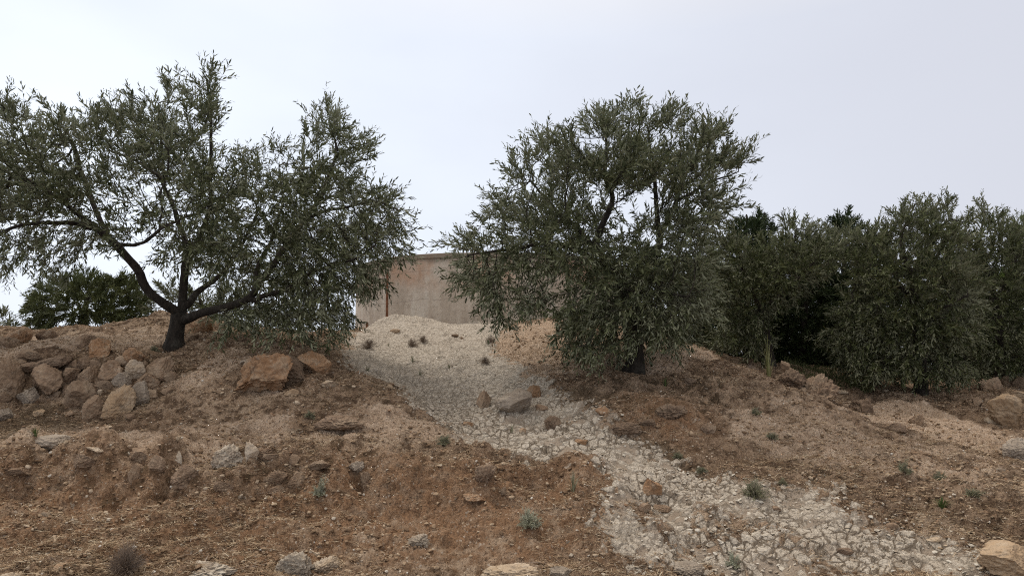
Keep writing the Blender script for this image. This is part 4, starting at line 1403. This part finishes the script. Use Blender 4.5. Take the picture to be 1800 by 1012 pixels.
# --- right olive down to the ground
limbsD = [
    ([(1615, 688, 0), (1618, 620, 0), (1612, 560, 0), (1602, 500, 0)], 0.10, 0.07),
    ([(1602, 505, 0), (1588, 450, 0), (1585, 405, 0), (1610, 360, 0)], 0.05, 0.01),
    ([(1600, 490, 0), (1640, 420, .1), (1665, 385, .1), (1690, 390, .1)], 0.03, 0.01),
    ([(1602, 520, 0), (1550, 480, -.3), (1510, 470, -.3)], 0.03, 0.01),
    ([(1610, 560, 0), (1660, 540, -.5), (1700, 520, -.6)], 0.03, 0.01),
]
clD = [(1535, 425, 36, 34, .8), (1608, 375, 42, 30, .8), (1655, 356, 30, 20, .7), (1575, 410, 45, 38, .9), (1650, 410, 60, 40, .9), (1545, 470, 55, 48), (1620, 480, 75, 55, 1.1), (1500, 545, 40, 42), (1560, 580, 75, 55, 1.2), (1640, 580, 75, 60, 1.2),
       (1690, 500, 45, 60), (1500, 610, 38, 42), (1560, 640, 80, 32, 1.1), (1650, 645, 60, 26), (1470, 590, 22, 25, .6)]
build_tree('olive_tree', 'dense rounded olive right of the dark gap with leaves down to the ground', 'olive tree', (1615, 688), 10.6, limbsD, clD, 4200, 0.09, 404, M_OLIVE2, per=18, step=.11, kill=.14, extra=1.8, lw=.021)

limbsE = [
    ([(1760, 690, 0), (1755, 600, 0), (1750, 520, 0)], 0.10, 0.07),
    ([(1750, 530, 0), (1725, 440, 0), (1730, 370, 0)], 0.04, 0.01),
    ([(1750, 530, 0), (1790, 450, 0), (1830, 400, 0)], 0.04, 0.01),
]
clE = [(1730, 375, 28, 28, .8), (1760, 400, 40, 30), (1720, 440, 45, 45), (1790, 430, 45, 45), (1740, 510, 60, 55, 1.1), (1800, 520, 60, 60), (1850, 460, 60, 60), (1720, 590, 50, 48), (1785, 600, 65, 55), (1860, 580, 60, 70), (1715, 645, 45, 24, .9), (1780, 645, 50, 24)]
build_tree('olive_tree', 'dark olive at the right edge behind the tan boulders', 'olive tree', (1760, 690), 11.8, limbsE, clE, 3800, 0.09, 505, M_OLIVE2, per=18, step=.12, kill=.15, extra=1.8, lw=.022)

# --- pines and scrub behind
PK = dict(per=26, ll=(0.07, 0.13), lw=0.022, step=.15, kill=.19, shoot=(0.16, 0.32), ang=(0.3, 1.0), extra=1.9, droop=0.1, tube=0.003)


def pine(px, top, bot, w, Y, label, mat, seed, n=1000, **kw):
    lim = [([(px, bot, 0), (px + 3, (top + bot) / 2, 0), (px, top + 10, 0)], 0.10, 0.012)]
    hgt = bot - top
    cl_ = []
    k = 7
    n = int(n * 1.5)
    r = random.Random(seed)
    for i in range(k):
        f = (i + .5) / k
        wy = w * (0.62 + 0.38 * min(1, f * 1.7)) * r.uniform(.85, 1.1)
        cl_.append((px + r.uniform(-.15, .15) * w, top + 14 + hgt * f, wy, hgt / k * 0.75, 1.0 if f > 0.2 else 0.8))
    q = dict(PK)
    q.update(kw)
    build_tree('pine_tree', label, 'pine tree', (px, bot), Y, lim, cl_, n, 0.10, seed, mat, group='pines beyond the olives', **q)


pine(1312, 368, 640, 55, 13.5, 'dark pine top showing just right of the middle olive crown', M_PINE, 611, 1300)
pine(1345, 362, 650, 45, 14.5, 'slim dark pine behind the right hand fringe of the middle olive', M_PINE, 612, 1200)
pine(1412, 395, 655, 60, 13.5, 'dark pine filling the gap between the two right hand olives', M_PINE, 613, 1500)
pine(1482, 368, 655, 52, 14.0, 'dark pine with a pointed top left of the dense rounded olive', M_PINE, 614, 1400)
pine(1545, 400, 660, 55, 14.5, 'dark pine glimpsed through the left side of the dense rounded olive', M_PINE, 615, 1100)
pine(1230, 430, 640, 60, 13.5, 'dark pine hidden low behind the middle olive crown', M_PINE, 616, 1000)
pine(1690, 430, 670, 70, 15.0, 'dark pine between the dense olive and the right edge olive', M_PINE, 617, 1200)
pine(1808, 368, 670, 60, 15.0, 'bright yellow green pine top at the right edge of the picture', M_PINE2, 618, 1300)
pine(1135, 425, 600, 50, 13.5, 'bright green pine showing through the middle olive', M_PINE2, 619, 700)
for _i, (_px, _lab) in enumerate(((1275, 'dark pine deep behind the olive crown left of the gap'), (1380, 'darkest pine standing deep in the gap'),
                                (1450, 'deep shaded pine behind the left edge of the dense rounded olive'), (1600, 'deep shaded pine hidden behind the trunk of the dense rounded olive'),
                                (1745, 'deep shaded pine hidden behind the right edge olive'))):
    pine(_px, 455, 665, 95, 17.5, _lab, M_PINE, 640 + _i, 900, extent=.9)
clF = [(150, 500, 60, 30), (90, 530, 45, 38), (160, 540, 75, 40), (210, 520, 40, 45), (70, 565, 35, 20), (220, 560, 50, 22), (110, 480, 24, 18, .6)]
build_tree('pine_tree', 'round green pine rising behind the ridge at far left', 'pine tree', (150, 590), 14.5,
           [([(150, 600, 0), (150, 560, 0), (155, 510, 0)], .10, .03)], clF, 2600, 0.1, 620, mat_leaf('far_pine_needle', (0.03, 0.042, 0.014), (0.115, 0.13, 0.05), (0.10, 0.115, 0.05), 0.6, 0.08),
           group='pines beyond the olives', **dict(PK, extent=.8))
clG = [(290, 500, 26, 22), (270, 525, 30, 26), (300, 540, 30, 26), (370, 540, 40, 30), (420, 530, 45, 40), (340, 520, 30, 26, .8), (460, 560, 40, 26), (520, 565, 45, 26), (575, 568, 36, 24), (400, 575, 60, 18)]
build_tree('pine_tree', 'greyish green pine seen behind the forked trunk of the big olive', 'pine tree', (370, 590), 14.5,
           [([(370, 600, 0), (365, 560, 0), (350, 520, 0)], .08, .02)], clG, 2600, 0.08, 621, M_OLIVE2, group='pines beyond the olives', **dict(PK, per=18, extent=.8))
clH = [(10, 572, 22, 14), (-20, 560, 30, 20), (30, 578, 14, 8, .7)]
build_tree('bush', 'small green bush on the skyline in the far left corner of the hill', 'bush', (5, 590), 13.5,
           [([(5, 600, 0), (8, 580, 0)], .03, .01)], clH, 250, 0.03, 622, M_OLIVE, **dict(PK, per=16))


# ------------------------------------------------------------------ small plants
def tuft(px, py, w, h, mat, label, name='shrub', cat='shrub', nst=60, style='bush', seed=None, Y=None, group=None):
    g = hit(px, py + h * 0.4) if Y is None else P(px, py + h * 0.4, Y)
    if g is None:
        return
    g[2] = float(H0(g[0], g[1]))
    s = g[1] / F
    Rr, Hh = w * s / 2, h * s
    r = np.random.default_rng(seed or int(px * 3 + py))
    if style == 'bush':
        a = r.random(nst) * 2 * math.pi
        e = r.uniform(0.12, 1.5, nst)
        d = np.stack([np.cos(a) * np.cos(e), np.sin(a) * np.cos(e), np.sin(e)], -1)
        Ls = np.array([1 / math.hypot(math.cos(q) / Rr, math.sin(q) / Hh) for q in e]) * r.uniform(.55, 1.0, nst)
        base_ = np.stack([r.normal(size=nst) * Rr * .12, r.normal(size=nst) * Rr * .12, np.zeros(nst)], -1)
        V, Fq, fm = leaves(base_, d, Ls, 22, r, (0.014, 0.028), 0.006, (0.35, 0.9), 0.0012, 0.12)
        root = mesh_np(name, V, Fq, [mat, M_DRYTWIG], fmat=fm)
    elif style == 'twig':
        a = r.random(nst) * 2 * math.pi
        e = r.uniform(0.3, 1.5, nst)
        d = np.stack([np.cos(a) * np.cos(e), np.sin(a) * np.cos(e), np.sin(e)], -1)
        Ls = np.array([1 / math.hypot(math.cos(q) / Rr, math.sin(q) / Hh) for q in e]) * r.uniform(.6, 1.0, nst)
        V, Fq, fm = leaves(np.zeros((nst, 3)), d, Ls, 14, r, (0.03, 0.07), 0.0022, (0.25, 0.7), 0.0014, 0.1)
        root = mesh_np(name, V, Fq, [mat, mat], fmat=fm)
    else:   # blades
        a = r.random(nst) * 2 * math.pi
        lean = r.uniform(0.05, 1.0, nst)
        Ls = Hh * r.uniform(.5, 1.1, nst)
        ox = np.cos(a) * lean * Rr
        oy = np.sin(a) * lean * Rr
        V, Fq = [], []
        for i in range(nst):
            b0 = np.array([ox[i] * .15, oy[i] * .15, -0.01])
            top_ = np.array([ox[i], oy[i], Ls[i] * (1 - .35 * lean[i])])
            sd_ = unit(np.array([-oy[i], ox[i], 0.0]) + 1e-6) * (0.0035 if style == 'blade' else 0.006)
            k = len(V)
            for f in (0, .35, .7, 1.0):
                p = b0 + (top_ - b0) * np.array([f ** 1.5, f ** 1.5, math.sin(f * 1.57)])
                ww = 1 - f * .9
                V += [p - sd_ * ww, p + sd_ * ww]
            for q in range(3):
                Fq.append([k + 2 * q, k + 2 * q + 1, k + 2 * q + 3, k + 2 * q + 2])
        root = mesh_np(name, np.array(V), np.array(Fq), mat)
    root.location = g
    tag(root, label, cat, group)
    return root


tuft(1326, 860, 52, 36, M_SAGE, 'largest round sage bush, on the right border of the cracked mud', nst=90)
tuft(930, 914, 46, 36, M_SILVER, 'silvery green shrub on the lower brown slope, left of the mud', nst=70)
tuft(1008, 850, 44, 36, M_SAGE, 'spiky pale green plant above and right of the silvery shrub', name='plant', cat='plant', nst=34, style='blade')
tuft(781, 774, 28, 18, M_SAGE, 'small grey green shrub at the edge of the mud right of the left mound', nst=40)
tuft(1656, 885, 48, 22, M_GREEN, 'dark green grass clump on the right slope', name='grass_clump', cat='grass clump', nst=70, style='blade')
tuft(563, 856, 26, 34, M_SILVER, 'pale upright shrub in the bank right of the lumpy tan stone', nst=40)
tuft(1590, 820, 30, 26, M_SAGE, 'sparse grey shrub on the right slope above the dark grass clump', nst=26)
tuft(1652, 836, 22, 20, M_SAGE, 'thin grey shrub just right of the sparse one on the right slope', nst=22)
tuft(1712, 866, 40, 14, M_SAGE, 'flat grey plant on the right slope near the picture edge', name='plant', cat='plant', nst=24)
tuft(1358, 768, 26, 14, M_SAGE, 'small grey shrub in the middle of the right mound', nst=24)
tuft(1328, 722, 22, 18, M_SAGE, 'small grey shrub high on the right mound near the ridge line', nst=26)
tuft(1170, 672, 24, 16, M_GREEN, 'small dark green plant right of the middle olive trunk', name='plant', cat='plant', nst=34, style='blade')
tuft(1192, 800, 18, 14, M_SAGE, 'small blue grey shrub beside the mud below the right mound', nst=22)
tuft(1235, 828, 20, 10, M_SAGE, 'low grey plant on the far bank of the mud left of the largest sage bush', name='plant', cat='plant', nst=18)
tuft(1290, 985, 30, 26, M_SILVER, 'faint pale shrub in the lower mud at the bottom edge', nst=22)
tuft(1376, 848, 14, 16, M_SAGE, 'tiny shrub just right of the largest sage bush', nst=14)
tuft(222, 988, 62, 50, M_DRYTWIG, 'dry twiggy bush at the bottom edge on the left', name='dry_bush', cat='dry bush', nst=90, style='twig')
tuft(545, 732, 24, 14, M_SAGE, 'small grey shrub on the left mound', nst=24)
tuft(62, 762, 26, 18, M_GREEN, 'small green plant on the mossy ground at far left', name='plant', cat='plant', nst=40, style='blade')
tuft(272, 613, 22, 12, M_SAGE, 'small grey shrub just left of the big olive trunk', nst=20)
tuft(648, 607, 40, 18, M_DRYTWIG, 'dry reddish tuft on the pale slope below the rusty pipe', name='dry_bush', cat='dry bush', nst=50, style='twig')
tuft(725, 604, 30, 18, M_DRYTWIG, 'dry grey tuft on the pale slope below the white rubble heap', name='dry_bush', cat='dry bush', nst=44, style='twig')
tuft(744, 598, 20, 14, M_DRYTWIG, 'darker dry tuft touching the grey one below the rubble heap', name='dry_bush', cat='dry bush', nst=34, style='twig')
tuft(725, 631, 26, 16, M_SAGE, 'round green grey tuft in the middle of the pale slope', name='tuft', cat='grass tuft', nst=30, style='blade')
tuft(738, 656, 26, 14, M_SAGE, 'low green tuft near the bottom of the pale slope', name='tuft', cat='grass tuft', nst=24, style='blade')
tuft(646, 648, 22, 12, M_SAGE, 'low green tuft on the pale slope near the left mound', name='tuft', cat='grass tuft', nst=24, style='blade')
tuft(789, 645, 16, 12, M_SAGE, 'small tuft right of the round one on the pale slope', name='tuft', cat='grass tuft', nst=18, style='blade')
tuft(853, 636, 20, 12, M_DRYTWIG, 'small reddish dry tuft on the pale slope', name='dry_bush', cat='dry bush', nst=30, style='twig')
tuft(683, 606, 10, 10, M_SAGE, 'tiny tuft between the dry tufts on the pale slope', name='tuft', cat='grass tuft', nst=12, style='blade')
tuft(862, 598, 18, 14, M_DRYTWIG, 'dry tuft under the hanging tips of the middle olive', name='dry_bush', cat='dry bush', nst=30, style='twig')
tuft(1350, 605, 46, 84, M_REED, 'tall reed like grass stalks in front of the dark gap', name='reed_clump', cat='reeds', nst=26, style='reed', Y=9.4)
tuft(1322, 634, 14, 20, M_DRYTWIG, 'dry tuft left of the tall reed like grass', name='dry_bush', cat='dry bush', nst=20, style='twig', Y=9.3)
tuft(900, 755, 24, 14, M_SAGE, 'thin green weed on the mud beside the small orange stone', name='plant', cat='plant', nst=14, style='blade')


def w_green(poly):
    return lambda x, y: inside(poly, x, y).astype(float)


gp = np.array([P(1385, 660, 10.2)[:2], P(1530, 672, 10.4)[:2], P(1560, 672, 12.5)[:2], P(1370, 660, 12.5)[:2]])
straw('green_grass', 4000, w_green(gp), (0.05, 0.14), 0.0025, 43, 'strip of low green grass under the trees beyond the earth clods', M_DIMGRASS, (0.5, 1.4), 9.5, 13)

# ------------------------------------------------------------------ water tank and pipe
def mat_concrete():
    m, t, b, o = new_mat('stained_concrete')
    tcn = N(t, 'ShaderNodeTexCoord')
    V = tcn.outputs['Object']
    s = N(t, 'ShaderNodeSeparateXYZ')
    t.links.new(V, s.inputs[0])
    mpn = N(t, 'ShaderNodeMapping')
    mpn.inputs['Scale'].default_value = (1, 1, 0.22)
    t.links.new(V, mpn.inputs['Vector'])
    nv = noise(t, mpn.outputs['Vector'], 3.5, 6, 0.6)
    nf = noise(t, V, 12, 6, 0.65)
    nb = noise(t, V, 1.1, 4, 0.55)
    c = ramp(t, nv, [(0.3, (0.37, 0.305, 0.24)), (0.5, (0.49, 0.42, 0.345)), (0.7, (0.58, 0.53, 0.455))])
    c = mixc(t, math_(t, 'MULTIPLY', smooth(t, nf, 0.48, 0.7), 0.4), c, (0.24, 0.19, 0.15))
    # rusty wash near the top
    topm = math_(t, 'MULTIPLY', smooth(t, math_(t, 'ADD', s.outputs['Z'], math_(t, 'MULTIPLY', nv, 0.5)), 1.75, 2.2), smooth(t, nb, 0.4, 0.6))
    c = mixc(t, math_(t, 'MULTIPLY', topm, 0.6), c, (0.42, 0.22, 0.12))
    # dark weathered rim
    rim = smooth(t, math_(t, 'ADD', s.outputs['Z'], math_(t, 'MULTIPLY', nv, 0.35)), 2.36, 2.5)
    c = mixc(t, math_(t, 'MULTIPLY', rim, 0.75), c, (0.16, 0.13, 0.10))
    # construction joints
    w = math_(t, 'ADD', s.outputs['Z'], math_(t, 'MULTIPLY', nb, 0.25))
    j = math_(t, 'ABSOLUTE', math_(t, 'SUBTRACT', math_(t, 'FRACT', math_(t, 'MULTIPLY', w, 1.6)), 0.5))
    jl = math_(t, 'LESS_THAN', j, 0.012)
    c = mixc(t, math_(t, 'MULTIPLY', jl, 0.35), c, (0.16, 0.12, 0.1))
    t.links.new(c, b.inputs['Base Color'])
    b.inputs['Roughness'].default_value = 0.9
    bp = N(t, 'ShaderNodeBump')
    bp.inputs['Strength'].default_value = 0.5
    bp.inputs['Distance'].default_value = 0.03
    t.links.new(nf, bp.inputs['Height'])
    t.links.new(bp.outputs['Normal'], b.inputs['Normal'])
    return m


TC = P(866, 560, 18.4)[:2]
TR = 3.35
ztop = P(840, 443, 18.4 - TR)[2]
zb = 1.6
root = empty('water_tank', (TC[0], TC[1], zb))
tag(root, 'round stained concrete water tank on top of the hill between the two olives', 'water tank')
prof = [(TR, -0.8), (TR, ztop - zb - 0.10), (TR + 0.025, ztop - zb - 0.095), (TR + 0.025, ztop - zb - 0.01), (TR + 0.01, ztop - zb), (TR - 0.22, ztop - zb), (TR - 0.22, ztop - zb - 0.5)]
S = 128
V, Fq = [], []
for r_, z_ in prof:
    for k in range(S):
        a = 2 * math.pi * k / S
        w_ = 0.006 * math.sin(a * 7) + 0.004 * math.sin(a * 19)
        V.append(((r_ + w_) * math.cos(a), (r_ + w_) * math.sin(a), z_ + (0.01 * math.sin(a * 5) if z_ > ztop - zb - 0.2 else 0)))
for i in range(len(prof) - 1):
    for k in range(S):
        k2 = (k + 1) % S
        Fq.append([i * S + k, i * S + k2, (i + 1) * S + k2, (i + 1) * S + k])
M_CONC = mat_concrete()
mesh_np('wall', np.array(V), np.array(Fq), M_CONC, root, smooth=False)
V = [(0, 0, ztop - zb + 0.04)] + [((TR - 0.2) * math.cos(2 * math.pi * k / S), (TR - 0.2) * math.sin(2 * math.pi * k / S), ztop - zb - 0.06) for k in range(S)]
mesh_np('roof', np.array(V), np.array([[0, 1 + k, 1 + (k + 1) % S] for k in range(S)]), M_CONC, root)


def tube(path, r_, S=10):
    path = np.array(path)
    T = unit(np.gradient(path, axis=0))
    B_ = unit(np.cross(T, np.array([0.2, 1.0, 0.1])))
    C_ = np.cross(T, B_)
    a = np.arange(S) * 2 * math.pi / S
    V_ = (path[:, None] + r_ * (np.cos(a)[None, :, None] * B_[:, None] + np.sin(a)[None, :, None] * C_[:, None])).reshape(-1, 3)
    f = []
    for i in range(len(path) - 1):
        for k in range(S):
            k2 = (k + 1) % S
            f.append([i * S + k, i * S + k2, (i + 1) * S + k2, (i + 1) * S + k])
    return V_, f


m, t, b, o_ = new_mat('rusty_iron')
tcn = N(t, 'ShaderNodeTexCoord')
nn = noise(t, tcn.outputs['Object'], 20, 5, 0.6)
t.links.new(ramp(t, nn, [(0.35, (0.10, 0.04, 0.02)), (0.65, (0.22, 0.10, 0.055))]), b.inputs['Base Color'])
b.inputs['Roughness'].default_value = 0.85
M_RUST = m
Yp = 15.2
pb = P(645, 592, Yp - .3)
proot = empty('rusty_pipe', pb)
tag(proot, 'thin rusty iron pipe bent down the left side of the concrete water tank', 'pipe')
for nm, path in (('upright_pipe', [P(681, 478, Yp), P(680.5, 520, Yp), P(680, 565, Yp)]), ('sloping_pipe', [P(680, 563, Yp), P(662, 571, Yp - .15), P(646, 578, Yp - .3)]),
                 ('lower_pipe', [P(645.5, 566, Yp - .3), P(645, 580, Yp - .3), P(645, 600, Yp - .3)])):
    V_, f = tube(path, 0.026)
    mesh_np(nm, V_ - pb, np.array(f), M_RUST, proot, smooth=True)
for q in (P(680, 563, Yp), P(645.5, 577, Yp - .3)):
    v, f = ICO[2]
    mesh_np('elbow', v * 0.036 + q - pb, f, M_RUST, proot, smooth=True)
